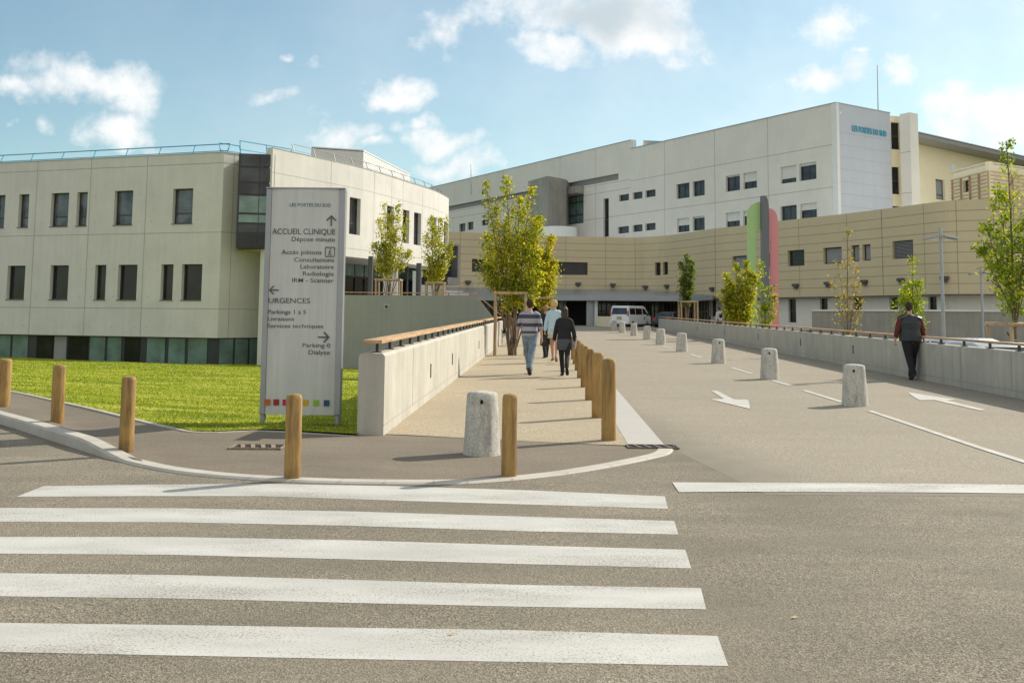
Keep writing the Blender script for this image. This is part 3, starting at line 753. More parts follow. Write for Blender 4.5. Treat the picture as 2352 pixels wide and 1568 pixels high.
for (a, b, Y, w_) in ((468,530,51.5,.3),(1035,1100,57.8,.32),(918,945,61.5,.25)):
    l, _ = x1(a, 500); r, _ = x1(b, 500); p = P((l+r)/2, 640, Y); cm = MB(); ww = (r-l)/F*Y
    cm.lathe([(ww/2, 1.6), (ww/2, zbC+.03)], 20, (p.x, p.y, 0)); cm.build('column', M['darkg'], W1, smooth=True)
p = P(897, 640, 55.5); q = MB(); q.box((p.x, p.y, 3.05), (.8, .12, 2.9)); q.build('white_wall_panel', M['white'], W1)
# dark framed bay on the far end
p0_ = P(1029, 600, 66); p1_ = P(1056, 600, 67.5); plD = Plan([xy(p0_), xy(p1_)])
d_ = MB(); za_, zb2 = plD.hit(1050, 560)[1], plD.hit(1050, 655)[1]
sbar(d_, plD, 0, plD.L[-1], za_-.15, za_, -2, 0); sbar(d_, plD, plD.L[-1]-.28, plD.L[-1], zb2, za_-.15, -2, 0); sbar(d_, plD, 0, plD.L[-1]-.28, zb2, zb2+.5, -2, 0)
d_.build('framed_bay', M['darkg'], W1)
f = MB(); sbar(f, plD, 0, plD.L[-1]-.28, zb2+.5, za_-.15, -1.9, -.5); f.build('bay_pane', M['glassb'], W1)
# plant room on the roof
pr0, pr1, pr2 = P(716, 348, 55.5), P(835, 344, 56.5), P(942, 390, 66)
zt2 = dep and P(835, 344.5, 56.5).z
plP = Plan([xy(pr0), xy(pr1)]); plQ = Plan([xy(pr1), xy(pr2)])
facade(W1, plP, ztA-.6, zt2, [], [M['facW'], M['joint']], name='plant_room', thick=.2); facade(W1, plQ, ztA-.6, zt2-.002, [], [M['white'], M['joint']], name='plant_room', hj=[ztA+.12*i for i in range(20)], jw=.025, thick=.2)
rr = MB(); rr.prism([xy(pr0), xy(pr1), xy(pr2), (pr2.x-5, pr2.y+3), (pr0.x-1, pr0.y+6)], zt2-.12, zt2-.06); rr.build('plant_room_roof', M['darkg'], W1)
# roof railings
def railing(pl, s0, s1, z, h, off, lean, step, mat, name='roof_railing', low=.42, rt=.026):
    f = MB(); n = max(1, int(round((s1-s0)/step))); prev = None
    for i in range(n+1):
        u = s0+(s1-s0)*i/n; a = pl.at(u, z, off); b = pl.at(u, z+h, off-lean); f.beam(a, b, .035, .035)
        c = a+(b-a)*low
        if prev: f.tube([prev[0], b], rt, 6); f.tube([prev[1], c], rt*.75, 6)
        prev = (b, c)
    f.build(name, mat, W1)
railing(plA, .3, plA.L[-1]-.1, ztA-.1, .62, -.35, .25, 2.05, M['rail'])
railing(plR, .05, 1.15, ztA-.1, .62, -.35, .25, 1.0, M['rail'])
railing(Plan([xy(P(553, 352, 47.6)), xy(P(672, 352, 50))]), 0, Plan([xy(P(553, 352, 47.6)), xy(P(672, 352, 50))]).L[-1], ztA-.05, .75, 0, .1, 1.3, M['rail'])
railing(plC, 1.9, plC.L[-1]-8, ztB-.02, .55, -.35, .2, 1.6, M['rail2'], rt=.018)
f = MB(); cpm = MB()
for pl_, z_ in ((plA, ztA), (plR, ztA)):
    e2 = pl_.L[-1] if pl_ is plA else 1.4; sbar(cpm, pl_, 0 if pl_ is plA else .02, e2, z_, z_+.035, -.4, .03)
for i in range(len(plC.L)-1): sbar(cpm, plC, plC.L[i], plC.L[i+1], ztB, ztB+.03, -.38, .02)
cpm.build('coping', M['railg'], W1)

# ================= terrace in front of it
T = bld('terrace', 'grey concrete retaining wall of the raised terrace with wooden handrail, behind the sign', 'retaining wall')
YT = 45.0
tl = P(700, 681, YT); tr = P(1095, 680, YT); zT = tr.z; te = P(1152, 740, YT)
plT = Plan([(-9.4, YT), (tr.x, YT)])
tw = MB(); y0_, y1_ = YT, YT+.3
prof = [(-9.4, -3), (te.x+.05, -3), (te.x+.05, te.z-.35), (tr.x, zT), (-9.4, zT)]
vs = [(a, y0_, b) for a, b in prof]+[(a, y1_, b) for a, b in prof]
tw.add(vs, [(0,1,2,3,4),(9,8,7,6,5)]+[(i, i+5, (i+1) % 5+5, (i+1) % 5) for i in range(5)])
jz = P(900, 726, YT).z
for a, b in ((-9.4, P(1080,726,YT).x),): tw.quad((a, YT-.004, jz-.012), (b, YT-.004, jz-.012), (b, YT-.004, jz+.012), (a, YT-.004, jz+.012), 1)
for px in (821, 973): 
    a = P(*x1(280 if px == 821 else 1125, 800), YT).x; tw.quad((a-.012, YT-.005, -3), (a+.012, YT-.005, -3), (a+.012, YT-.005, zT), (a-.012, YT-.005, zT), 1)
tw.build('wall', [M['wallg'], M['joint']], T)
dk = MB(); dk.prism([(-9.4, YT+.3), (tr.x, YT+.3), (tr.x-.2, 73), (-5.5, 73), (-9.5, 51.2), (-9.6, 50)], -3, 1.85); dk.build('deck', M['wallg'], T)
v_ = P(*x1(688,783), YT); vb = MB(); vb.box((v_.x, YT-.012, v_.z), (.27, .024, .27)); vb.build('vent_frame', M['galv'], T)
vb = MB(); vb.box((v_.x, YT-.03, v_.z), (.12, .03, .12)); vb.build('vent', M['dark'], T)
hr = MB(); zr = P(900, 672, YT).z
hr.box(((-9.4+tr.x-.05)/2, YT+.1, zr), (tr.x-.05+9.4, .14, .045)); hr.beam((tr.x-.05, YT+.1, P(1090,674,YT).z), (te.x-.02, YT+.1, P(1156,724,YT).z), .14, .05); hr.build('handrail', M['hrail'], T)
for i in range(12):
    x_ = tr.x-.3-i*.98
    if x_ < -9.2: break
    f = MB(); f.box((x_, YT+.1, (zT+zr)/2), (.03, .03, abs(zr-zT)-.04)); f.build('post', M['dark'], T)

# ================= beige clad base with canopy, white main building, right wings: one hospital, several blocks
K = 1.15
H2 = bld('clinic_main_building', 'large pale concrete main building with four visible storeys, roof edge sloping up to the right', 'building')
ztop = EYE.z+7.2*K
bp = [(1000,533),(1050,533),(1240,541),(1431,545.6),(1480,544),(1528,541),(1585,533.5),(1641,525),(1716,517),(1787,508),(1893,496.5),(2006,483),(2119,468),(2160,463),(2193,460.5),(2280,457),(2352,455.5),(2500,453)]
pE = smoothline([xy(P(px, py, dep(px, py, ztop))) for px, py in bp], 3)
plE = Plan(pE)
H1 = bld('clad_entrance_block', 'curved entrance block clad in beige panels, in front of the white main building', 'building')
zbE = plE.hit(1837, 682)[1]
hE = []
for conv, r, kw in ((z3,(362,808,545,905),dict(vm=(.42,))),(z3,(985,830,1235,925),dict(vm=(.3,),pane='glass')),(z4,(337,1068,371,1147),{}),(z4,(385,1065,416,1143),{}),
    (z4,(810,1028,900,1108),dict(pane='blind')),(y7,(598,660,640,820),{}),(y7,(824,632,1005,805),dict(hm=(.5,))),(y7,(1212,602,1412,780),dict(pane='blind',vm=(.98,))),(y7,(1515,578,1605,755),dict(pane='blind')),
    (y7,(1637,570,1727,747),dict(pane='blind')),(z5,(490,1020,600,1115),dict(pane='slats')),(z5,(1037,1000,1112,1088),dict(pane='slats')),(z5,(1135,1000,1200,1088),dict(pane='slats'))):
    h = plE.rect(*r, conv); hE.append((h, kw))
vjE = [plE.hit(*p)[0] for p in (z3(275,700),z3(1070,800),z3(1370,800),z4(215,1000),z4(705,950),y7(35,500),y7(945,500),y7(1465,300),y7(1845,300),z5(432,900),z5(655,900),z5(828,900),z5(1022,850),z5(1130,850))]
nh = 9; hjE = [zbE+(ztop-zbE)*i/nh for i in range(1, nh)]
facade(H1, plE, zbE, ztop, [h for h, _ in hE], [M['beige'], M['bjoint']], vj=vjE, hj=hjE, jw=.045, depth=.3, thick=.4, name='cladding')
M['slats'] = M['band']
for h, kw in hE:
    wo = window(H1, plE, h, .3, .09, **kw)
    if kw.get('pane') == 'slats':
        s_ = MB(); n = 12
        for i in range(n): z_ = h[2]+.1+(h[3]-h[2]-.2)*i/(n-1); sbar(s_, plE, h[0]+.05, h[1]-.05, z_-.02, z_+.02, -.24, -.12)
        s_.build('slats', M['blind'], wo)
for conv, x_, y_ in ((z3,330,985),(y2,240,165),(y2,705,178),(y2,1148,205),(y2,1437,195),(y2,2045,230),(y7,922,1025),(y7,1270,1005),(y7,1670,985),(y8,228,1092),(y8,555,1078),(y8,978,1080)):
    s_, z_ = plE.hit(*conv(x_, y_)); f = MB(); sbar(f, plE, s_-.28, s_+.28, z_-.02, z_+.2, 0, .3); sbar(f, plE, s_-.16, s_+.16, z_-.22, z_-.02, 0, .22); f.build('wall_light', M['darkg'], H1, bevel=.03)
rb = MB(); rb.prism([tuple(plE.at(s_, 0, -.35).xy) for s_ in plE.L]+[(48, 90), (40, 125), (-8, 125)], ztop-.4, ztop-.3); rb.build('roof', M['white'], H1)
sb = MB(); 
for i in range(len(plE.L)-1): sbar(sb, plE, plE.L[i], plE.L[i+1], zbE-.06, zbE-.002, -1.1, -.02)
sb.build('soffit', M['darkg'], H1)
# ground floor wall, set back
plF = Plan([tuple(plE.at(s_, 0, -.9).xy) for s_ in plE.L])
gh = []
for conv, r in ((y7,(830,1150,915,1420)),(y7,(1175,1140,1258,1305)),(y7,(1540,1120,1630,1295)),(y3,(245,85,360,320)),(y3,(785,65,905,315)),(y2,(1992,405,2085,590))):
    h = plF.rect(*r, conv); gh.append((h[0], h[1], h[2], zbE-.12))
gr_ = plF.hit(*y3(1010,200))[0], plF.hit(*y3(1535,200))[0]
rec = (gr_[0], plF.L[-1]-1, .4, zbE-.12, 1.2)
sC = plF.hit(1632, 700)[0]
facade(H1, plF, .3, zbE-.06, gh+[rec], [M['facW'], M['joint']], s0=sC, thick=.3, depth=.25, name='ground_floor_wall')
for h in gh: window(H1, plF, h, .25, .08, hm=(.5,), pane='glass')
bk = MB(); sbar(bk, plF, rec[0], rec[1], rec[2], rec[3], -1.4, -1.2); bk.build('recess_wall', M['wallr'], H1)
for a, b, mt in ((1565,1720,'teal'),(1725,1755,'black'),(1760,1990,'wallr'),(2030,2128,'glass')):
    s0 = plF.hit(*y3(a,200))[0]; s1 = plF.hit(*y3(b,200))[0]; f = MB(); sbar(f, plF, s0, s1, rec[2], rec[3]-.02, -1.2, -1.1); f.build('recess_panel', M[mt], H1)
# entrance hall under the canopy: dark glazing, door, pillar
zc0, zc1 = .5, zbE-.2
plH = Plan([tuple(plE.at(s_, 0, -1.0).xy) for s_ in plE.L if plE.at(s_, 0).x < 22])
sH1 = plH.hit(1632, 700)[0]
hw = MB(); n = 24
for i in range(n):
    a, b = sH1*i/n, sH1*(i+1)/n; hw.quad(plH.at(a, -.2, 0), plH.at(b, -.2, 0), plH.at(b, zbE, 0), plH.at(a, zbE, 0))
hw.build('entrance_glazing', glass('hall_glass', (.13,.115,.085), .08, .75), H1)  # brown mottle in the base colour stands for reflections and the hall inside
mm = MB()
for i in range(60):
    s_ = sH1*i/60; sbar(mm, plH, s_, s_+.09, zc0, zc1+.3, .01, .1)
for i in range(n):
    a, b = sH1*i/n, sH1*(i+1)/n; sbar(mm, plH, a, b, 2.1, 2.2, .015, .09); sbar(mm, plH, a, b, 1.3, 1.36, .015, .085)
mm.build('mullions', M['band'], H1)
p = P(1338, 722, 98); f = MB(); f.box((p.x, p.y, 2.1), (3.1, .3, 2.9)); f.build('entrance_door', M['black'], H1)
f = MB(); a = P(*z3(1010,1200), 99); b = P(*z3(1128,1200), 99); f.box(((a.x+b.x)/2, 99, 2.1), (b.x-a.x, .1, 2.5)); f.build('entrance_pane', M['teal'], H1)
for k in range(4):
    f = MB(); xx = a.x+(b.x-a.x)*(k+.1)/3.2; f.box((xx, 98.9, 2.1), (.09, .1, 2.6)); f.build('mullion', M['dark'], H1)
p = P(*y2(418,560), 95); q = P(*y2(480,560), 94.5); f = MB(); f.box((p.x-.1, 95, 1.95), (.75, .5, 3.1)); f.build('pillar', M['galv'], H1)
f = MB(); f.box((q.x, 94.4, 1.95), (.3, .3, 3.1)); f.build('pillar', M['white'], H1)
# zinc canopy
CN = MB(); fr = []
for px, yb in ((1024,690),(1120,690),(1240,690),(1360,690),(1480,691),(1560,691.5),(1600,691),(1636,688)):
    Yc = 93.5 if px < 1560 else 93.5-(px-1560)*.06; fr.append((P(px, yb, Yc), P(px, yb-12+(3 if px > 1600 else 0), Yc)))
bkp = []
for i, px in enumerate((1024,1120,1240,1360,1480,1560,1600,1640)):
    s_ = plE.hit(px, 668)[0]; zz = (plE.hit(1360, 665)[1], )[0]; zz = zz if px < 1500 else zz-(px-1500)/140*.75
    bkp.append(plE.at(s_, zz, .02))
for i in range(7):
    a, b = fr[i], fr[i+1]; c, d = bkp[i], bkp[i+1]
    CN.quad(a[0], b[0], b[1], a[1]); CN.quad(a[1], b[1], d, c)
    CN.quad((a[0].x, a[0].y, a[0].z), Vector((c.x, c.y, a[0].z)), Vector((d.x, d.y, b[0].z)), b[0])
    for k in (.33, .66): 
        u, w_ = a[1].lerp(b[1], k), c.lerp(d, k); CN.beam(u+Vector((0,0,.02)), w_+Vector((0,0,.02)), .05, .04)
CN.quad(fr[-1][0], Vector((bkp[-1].x, bkp[-1].y, fr[-1][0].z)), bkp[-1], fr[-1][1]); CN.quad(fr[0][1], bkp[0], Vector((bkp[0].x, bkp[0].y, fr[0][0].z)), fr[0][0])
CN.build('canopy', M['canopy'], H1)
f = MB(); a = P(*z7(1700,300), 86); pts_ = [P(*z7(x_, 335), 90+(1795-x_)*.03) for x_ in (1700,1725,1760,1795)]
for u, w_ in zip(pts_, pts_[1:]): f.beam((u.x, u.y, 1.05), (w_.x, w_.y, 1.05), .25, 1.1)
tag(f.build('low_wall', M['cream']), 'low curved pale wall beside the entrance pillar behind the white minibus', 'wall')

# ---------------- white main building
Pc = Vector((25.0*K, 76*K)); Pl = Vector((13.9*K, 94.5*K)); dW = (Pl-Pc).normalized()
Pj = Pc+dW*((Pl-Pc).length+1.6*K); Pe = Pc+dW*118
plW = Plan([tuple(Pe), tuple(Pj)]); plX = Plan([tuple(Pj), tuple(Pc)])
sJ = plW.hit(1449, 450)[0]; Pj = Vector(plW.at(sJ, 0).xy); plW = Plan([tuple(Pe), tuple(Pj)]); plX = Plan([tuple(Pj), tuple(Pc)])
ztX = plX.hit(1927, 235)[1]; ztW = plW.hit(1455, 321)[1]
R1 = [(115,652,177,692,0),(200,638,260,680,0),(277,622,340,668,0),(468,588,548,680,0),(567,570,641,664,0),(770,540,857,630,.08),(876,514,961,615,.55),(1105,474,1202,580,.72),(1220,452,1325,560,.14)]
R2 = [(108,848,177,890,0),(200,838,260,880,0),(277,827,340,870,0),(472,800,548,888,.5),(567,788,641,878,.1),(770,765,857,852,.58),(876,750,960,840,.35),(1105,718,1205,810,0),(1225,698,1328,794,.4)]
hX = []
for rr_, in ((R1,), (R2,)):
    hs = [(plX.rect(*r[:4], z4), r[4]) for r in rr_]
    small = [h for h, s_ in hs[:3]]; big = [h for h, s_ in hs[3:]]
    for k, (h, s_) in enumerate(hs):
        grp = small if k < 3 else big; z0_ = sum(g_[2] for g_ in grp)/len(grp); z1_ = sum(g_[3] for g_ in grp)/len(grp)
        hX.append(((h[0], h[1], z0_, z1_), s_, k))
hX = [q_ for q_ in hX if q_[0][0] > .2]
slot = plX.rect(*(list(z3(1350,350))+list(z3(1393,640))))
hjX = [plX.hit(*z4(1028,418))[1], plX.hit(*z4(1028,660))[1]]
hjX.append(hjX[1]-(hjX[0]-hjX[1]))
vjX = [plX.hit(*z4(x_, 400))[0] for x_ in (395,702,1028)]
wslot = [h for h in [slot] if h[0] > 0]
facade(H2, plX, -1, ztX, [h for h, _, _ in hX], [M['facW'], M['joint']], vj=vjX, hj=hjX, jw=.05, depth=.3, thick=.4)
for h, s_, k in hX: window(H2, plX, h, .3, .09, vm=(.5,) if k > 2 else (.35,), pane='glassb', shut=s_)
hWl = []
for r, conv in (((265,540,312,600),z3),((328,528,372,587),z3),((433,512,487,553),z3)): hWl.append(plW.rect(*r, conv))
hWl += [plW.rect(115,652,177,692,z4), plW.rect(108,848,177,890,z4)]
sl_ = plW.rect(*(list(z3(1352,350))+list(z3(1393,640)))); bw = plW.rect(*(list(z3(1078,325))+list(z3(1203,542))))
bands = []
for l, r, t, b_ in ((z3(150,0)[0], z3(785,0)[0], None, None), (z3(1082,0)[0], z3(1466,0)[0], None, None)):
    bands.append((plW.hit(l, 450)[0], plW.hit(r, 440)[0]))
zb0, zb1 = plW.hit(*z3(1440,213))[1], plW.hit(*z3(1440,165))[1]
bandh = [(a, b, zb0, zb1, .35) for a, b in bands]
vjW = [plW.hit(*z3(x_, 200))[0] for x_ in (230,600,1025,1295)]
facade(H2, plW, -1, ztW, hWl+[sl_, bw]+bandh, [M['facW'], M['joint']], vj=vjW, hj=[hjX[0]+.2, hjX[1], zb0-1.2], jw=.05, depth=.3, thick=.4)
for h in hWl: window(H2, plW, h, .3, .09, pane='glassb')
window(H2, plW, sl_, .3, .12, hm=(.45,), pane='glass'); window(H2, plW, bw, .3, .16, vm=(.45,), hm=(.3,.75), pane='teal')
for a, b, c_, d, _ in bandh: f = MB(); sbar(f, plW, a, b, c_, d, -.5, -.3); f.build('louvre_band', M['band'], H2)
f = MB(); sbar(f, plW, bw[0]-.1, bw[1]+.1, bw[3]+.02, plW.hit(*z3(1140,272))[1], .01, 1.2); f.build('window_hood', M['wallr'], H2)
# concrete shaft in front of it
tc0 = P(1259, 404, 118); tca = P(1213, 412, 123); tcb = P(1301, 407, 121)
zs = tc0.z; f = MB(); f.prism([xy(tca), xy(tc0), xy(tcb), (tcb.x+1, tcb.y+6), (tca.x+1, tca.y+7)], 5, zs); f.build('concrete_shaft', M['wallr'], H2)
f = MB(); c_ = P(1283, 540, 112); f.lathe([(P(1326,540,112).x-c_.x, 6), (P(1326,540,112).x-c_.x, P(1283,521,112).z), (.05, P(1283,520.5,112).z)], 40, (c_.x, c_.y+1, 0)); f.build('round_roof_drum', M['white'], H2, smooth=True)
# notch, roof, coping
f = MB(); sbar(f, plX, 0, .5, ztX, ztW, -.4, 0); f.v = [tuple(v) for v in f.v]; f.build('roof_step', M['white'], H2)
f = MB(); a, b = plX.at(.6, ztX+.02, -1.2), plX.at(6.5, ztX+.02, -1.2); c_ = plX.at(.8, ztW, -1.2)
f.add([a, b, c_, plX.at(.6, ztX+.02, -6), plX.at(6.5, ztX+.02, -6), plX.at(.8, ztW, -6)], [(0,1,2),(5,4,3),(0,2,5,3),(1,4,5,2)]); f.build('roof_lantern', M['railg'], H2)
plY = Plan([tuple(Pc), xy(P(2044, 258.5, 79.7*K))]); 
facade(H2, plY, -1, ztX-.002, [], [M['bluecl'], M['cjoint']], hj=[hjX[0]+.0+1.1-i*1.1 for i in range(12)], vj=[], jw=.03, thick=.4, name='end_cladding')
f = MB(); sbar(f, plY, -.02, .22, -1, ztX+.02, -.5, .06); f.build('corner_strip', M['white'], H2)
Pr = plY.at(plY.L[-1], 0); a = P(2046, 300, 80.6*K); b_ = P(2069, 300, 80.9*K); plZ = Plan([xy(a), xy(b_)])
hz = []
for (t, bt) in ((395,538),(630,775),(838,900)):
    r = plZ.rect(483, t, 529, bt, z5); hz.append((r[0], r[1], r[2], r[3]))
facade(H2, plZ, -1, ztX-.004, hz, [M['cream'], M['joint']], thick=.3, depth=.25, name='stair_wall')
for h in hz: window(H2, plZ, h, .25, .1, hm=(.5,), pane='glass')
plZ2 = Plan([xy(P(2067, 300, 80.0*K)), xy(P(2089.5, 257, 79.2*K))]); facade(H2, plZ2, -1, ztX-.006, [], [M['facW'], M['joint']], hj=hjX, thick=1.2, name='end_fin', jw=.05)
rr = MB(); rr.prism([tuple(plW.at(0, 0, -.38).xy), tuple(Pj), tuple(plX.at(plX.L[-1], 0, -.45).xy), tuple(plY.at(plY.L[-1], 0, -.45).xy), (38, 112), (4, 160)], ztX-.9, ztX-.7); rr.build('roof', M['white'], H2)
cp = MB(); sbar(cp, plX, 0, plX.L[-1], ztX, ztX+.09, -.45, .05); sbar(cp, plW, 0, plW.L[-1], ztW, ztW+.09, -.45, .05); sbar(cp, plY, .24, plY.L[-1], ztX, ztX+.09, -.45, .05); cp.build('coping', M['railg'], H2)
def mast(px, yt, yb, Y):
    a, b = P(px, yb, Y), P(px-1.5, yt, Y); f = MB(); f.tube([a+Vector((0,0,-2)), b], [.07, .035], 6); f.build('antenna_mast', M['railg'], H2)
mast(2016.5, 150, 250, 84*K); mast(1083, 378, 415, 122*K)
# teal title on the end cladding
def text(parent, body, loc, size, mat, xdir, up_=Vector((0,0,1)), align='LEFT', width=None, name='lettering', off=.0, ext=.004, space=1.0, bold=.0):
    cu_ = bpy.data.curves.new(name, 'FONT'); cu_.body = body; cu_.size = size; cu_.align_x = align; cu_.extrude = ext; cu_.offset = bold; cu_.space_character = space; cu_.resolution_u = 3
    o = bpy.data.objects.new('tmp_text', cu_); C.objects.link(o); dg = bpy.context.evaluated_depsgraph_get(); me = bpy.data.meshes.new_from_object(o.evaluated_get(dg))
    bpy.data.objects.remove(o)
    xs = [v.co.x for v in me.vertices]; wd = max(xs)-min(xs); k = (width/wd) if width else 1
    x0_ = {'LEFT': min(xs), 'RIGHT': max(xs), 'CENTER': (max(xs)+min(xs))/2}[align]
    nrm = xdir.cross(up_).normalized()
    for v in me.vertices:
        c_ = v.co.copy(); v.co = Vector(loc)+xdir*((c_.x-x0_)*k)+up_*c_.y+nrm*(c_.z+off)
    me.materials.clear(); me.materials.append(mat); no = bpy.data.objects.new(name, me); C.objects.link(no); no.parent = parent; return no
s0, z_ = plY.hit(*z5(275,440)); s1, _ = plY.hit(*z5(455,458)); xd = (plY.at(1,0)-plY.at(0,0)).normalized()
text(H2, 'LES PORTES DU SUD', plY.at(s0, z_-.02, .06), .78, M['rail'], xd, width=s1-s0, bold=.001, ext=.03)

# ================= cream wing on the right with its louvred annex
H3 = bld('cream_wing', 'cream rendered wing at the far right under a thin overhanging roof, with two small windows', 'building')
a = P(2080, 330, 86*K); b_ = P(2420, 360, 104*K); plN = Plan([xy(a), xy(b_)]); ztN = plN.hit(2091, 333)[1]
hN = [plN.rect(*r, z5) for r in ((592,685,628,790),(720,697,768,804))]
facade(H3, plN, -1, ztN+.6, hN, [M['cream'], M['joint']], depth=.3, thick=.4)
for h in hN: window(H3, plN, h, .3, .1, hm=(.25,), pane='blind' if h is hN[1] else 'glassb')
v_ = plN.rect(797, 612, 820, 666, z5); f = MB(); sbar(f, plN, *v_[:4], 0, .12); f.build('vent_cover', M['white'], H3)
f = MB(); sbar(f, plN, -1.0, plN.L[-1]+8, ztN+.25, ztN+.75, -9, 1.9); sbar(f, plN, -1.0, plN.L[-1]+8, ztN+.3, ztN+.7, 1.9, 2.0); f.build('roof', M['band'], H3)
f = MB(); sbar(f, plN, -1.0, plN.L[-1]+8, ztN+.755, ztN+.85, -9, 2.05); f.build('roof_edge', M['galv'], H3)
H4 = bld('louvred_annex', 'small cream annex with brown horizontal louvres on its side, standing above the beige cladding', 'building')
a = P(2189, 400, 70.5*K); b_ = P(2272, 400, 66*K); c_ = P(2420, 400, 70*K); pl1 = Plan([xy(a), xy(b_)]); pl2 = Plan([xy(b_), xy(c_)])
zt4 = pl1.hit(2272, 370.5)[1]; zlou = pl1.hit(2272, 394)[1]
hw_ = pl1.rect(862, 700, 896, 765, z5)
facade(H4, pl1, 3, zt4, [hw_], [M['cream'], M['joint']], thick=.3, depth=.3); facade(H4, pl2, 3, zt4-.002, [], [M['cream'], M['joint']], thick=.3); window(H4, pl1, hw_, .3, .1)
f = MB(); f.prism([xy(a), xy(b_), xy(c_), (c_.x-3, c_.y+6), (a.x+3, a.y+6)], zt4-.2, zt4-.1); f.build('roof', M['white'], H4)
lou = wood('louvre_wood', (.50,.34,.20), (.38,.25,.14), axis=1, rnd=False)
z0_ = ztop-.3; n = 13; s_ = MB()
for i in range(n):
    z_ = z0_+(zlou-z0_)*i/(n-1)
    if hw_[2]-.1 < z_ < hw_[3]+.1: sbar(s_, pl1, -.2, hw_[0]-.1, z_-.03, z_+.03, .1, .16); sbar(s_, pl1, hw_[1]+.1, pl1.L[-1], z_-.03, z_+.03, .1, .16)
    else: sbar(s_, pl1, -.2, pl1.L[-1], z_-.03, z_+.03, .1, .16)
    sbar(s_, pl2, .0, pl2.L[-1], z_-.03, z_+.03, .1, .15)
for k in range(5): u = pl1.L[-1]*k/4; sbar(s_, pl1, u-.03, u+.03, z0_, zlou+.05, .04, .18)
for k in range(1, 5): u = 1.1*k*2.6; sbar(s_, pl2, u-.03, u+.03, z0_, zlou+.05, .04, .17)
s_.build('louvres', lou, H4)

# ================= retaining wall behind the car park
RW = bld('retaining_wall', 'long grey concrete retaining wall with pale coping behind the car park at right', 'retaining wall')
pts = [P(1867, 718, 64), P(2000, 717, 60.5), P(2124, 715, 58), P(2200, 713.5, 57.4), P(2352, 714.5, 56.5), P(2560, 715, 55)]
plS = Plan([xy(p) for p in pts]); zS = plS.hit(2124, 715)[1]
facade(RW, plS, -3, zS, [], [M['wallr'], M['joint']], thick=.35, vj=[2.5*i for i in range(1, 12)], jw=.02)
cp = MB()
for i in range(len(plS.L)-1): sbar(cp, plS, plS.L[i], plS.L[i+1], zS+.002, zS+.1, -.42, .07)
cp.build('coping', M['facW'], RW)
sd = MB(); q = plS.p[0]; sd.box((q.x+1.2*.8, q.y+2.8, (zS-3)/2), (.3, 6, zS+3), rz=-.3); sd.build('return_wall', M['wallr'], RW)
f = MB(); f.prism([tuple(plS.at(.4,0,-.45).xy), tuple(plS.at(plS.L[-1],0,-.45).xy), tuple(plF.at(plF.L[-1],0).xy), tuple(plF.at(plF.hit(1880,700)[0],0).xy)], -3, .38)
structure(f, 'paved_strip', M['wallr'])
# ------------------------------------------------------------------ parapets
def lat(Y, X0): return X0+VX*Y
def parapet(label, Xa, Xb, Y0, Y1, hz, rail0, rail1, railz, rw, pstep, slots, joints, face, drop=3.0):
    e = empty('parapet_wall', (0,0,0), 0, label, 'wall')
    mb = MB(); n = 24; c = .035; rz_ = lambda Y: rampz(0, Y)
    lo, hi = min(Xa, Xb), max(Xa, Xb)
    for i in range(n):
        ya, yb = Y0+(Y1-Y0)*i/n, Y0+(Y1-Y0)*(i+1)/n
        def prof(Y): b = rz_(Y); return [Vector((lat(Y, x), Y, z)) for x, z in ((lo, -.35 if Y < 14 else -drop), (hi, -.35 if Y < 14 else -drop), (hi, b+hz-c), (hi-c, b+hz), (lo+c, b+hz), (lo, b+hz-c))]
        A_, B_ = prof(ya), prof(yb)
        mb.add(A_+B_, [(k, (k+1) % 6, (k+1) % 6+6, k+6) for k in range(6)] + ([tuple(range(6))[::-1]] if i == 0 else []) + ([tuple(range(6, 12))] if i == n-1 else []))
    xf = Xa+face*.004
    for Y in joints:
        b = rz_(Y); mb.quad((lat(Y,xf), Y-.012, b+.12), (lat(Y,xf), Y+.012, b+.12), (lat(Y,xf), Y+.012, b+hz-.02), (lat(Y,xf), Y-.012, b+hz-.02), 1)
    for i in range(n):
        ya, yb = Y0+(Y1-Y0)*i/n, Y0+(Y1-Y0)*(i+1)/n
        mb.quad((lat(ya,xf), ya, rz_(ya)+.125), (lat(yb,xf), yb, rz_(yb)+.125), (lat(yb,xf), yb, rz_(yb)+.14), (lat(ya,xf), ya, rz_(ya)+.14), 1)
    mb.build('wall', [M['para'], M['joint']], e)
    for Y in slots:
        f = MB(); f.box((lat(Y, Xa+face*.004), Y, rz_(Y)+.5), (.02, .055, .24)); f.build('drain_slot', M['dark'], e)
    f = MB(); xm = (rail0+rail1)/2
    k = 12
    for i in range(k):
        ya, yb = Y0-.12+(Y1-Y0+.1)*i/k, Y0-.12+(Y1-Y0+.1)*(i+1)/k
        A_ = [Vector((lat(Y, x), Y, rz_(Y)+railz+z)) for Y in (ya, yb) for x, z in ((rail0, -.045), (rail1, -.045), (rail1, .0), (rail0, .0))]
        f.add(A_, [(0,1,5,4),(1,2,6,5),(2,3,7,6),(3,0,4,7)] + ([(3,2,1,0)] if i == 0 else []) + ([(4,5,6,7)] if i == k-1 else []))
    f.build('handrail', M['hrail'], e, bevel=.006)
    Y = Y0+.25
    while Y < Y1 and Y < Y0+80:
        p = MB(); b = rz_(Y); p.box((lat(Y, xm), Y, b+(hz+railz-.045)/2), (.035, .06, railz-.045-hz+.0)); p.box((lat(Y, xm), Y, b+hz+.006), (.11, .1, .012)); p.build('post', M['dark'], e); Y += pstep
    return e
parapet('pale concrete parapet left of the footpath, sunlit, with a flat wooden handrail on short posts', XL, XL-.33, 12.62, 46, 1.02, XL-.26, XL-.02, 1.19, .24, 1.02, [17.6, 21.6, 30], [15.3, 18.3, 19.8, 22.4, 25, 33, 37, 41], 1)
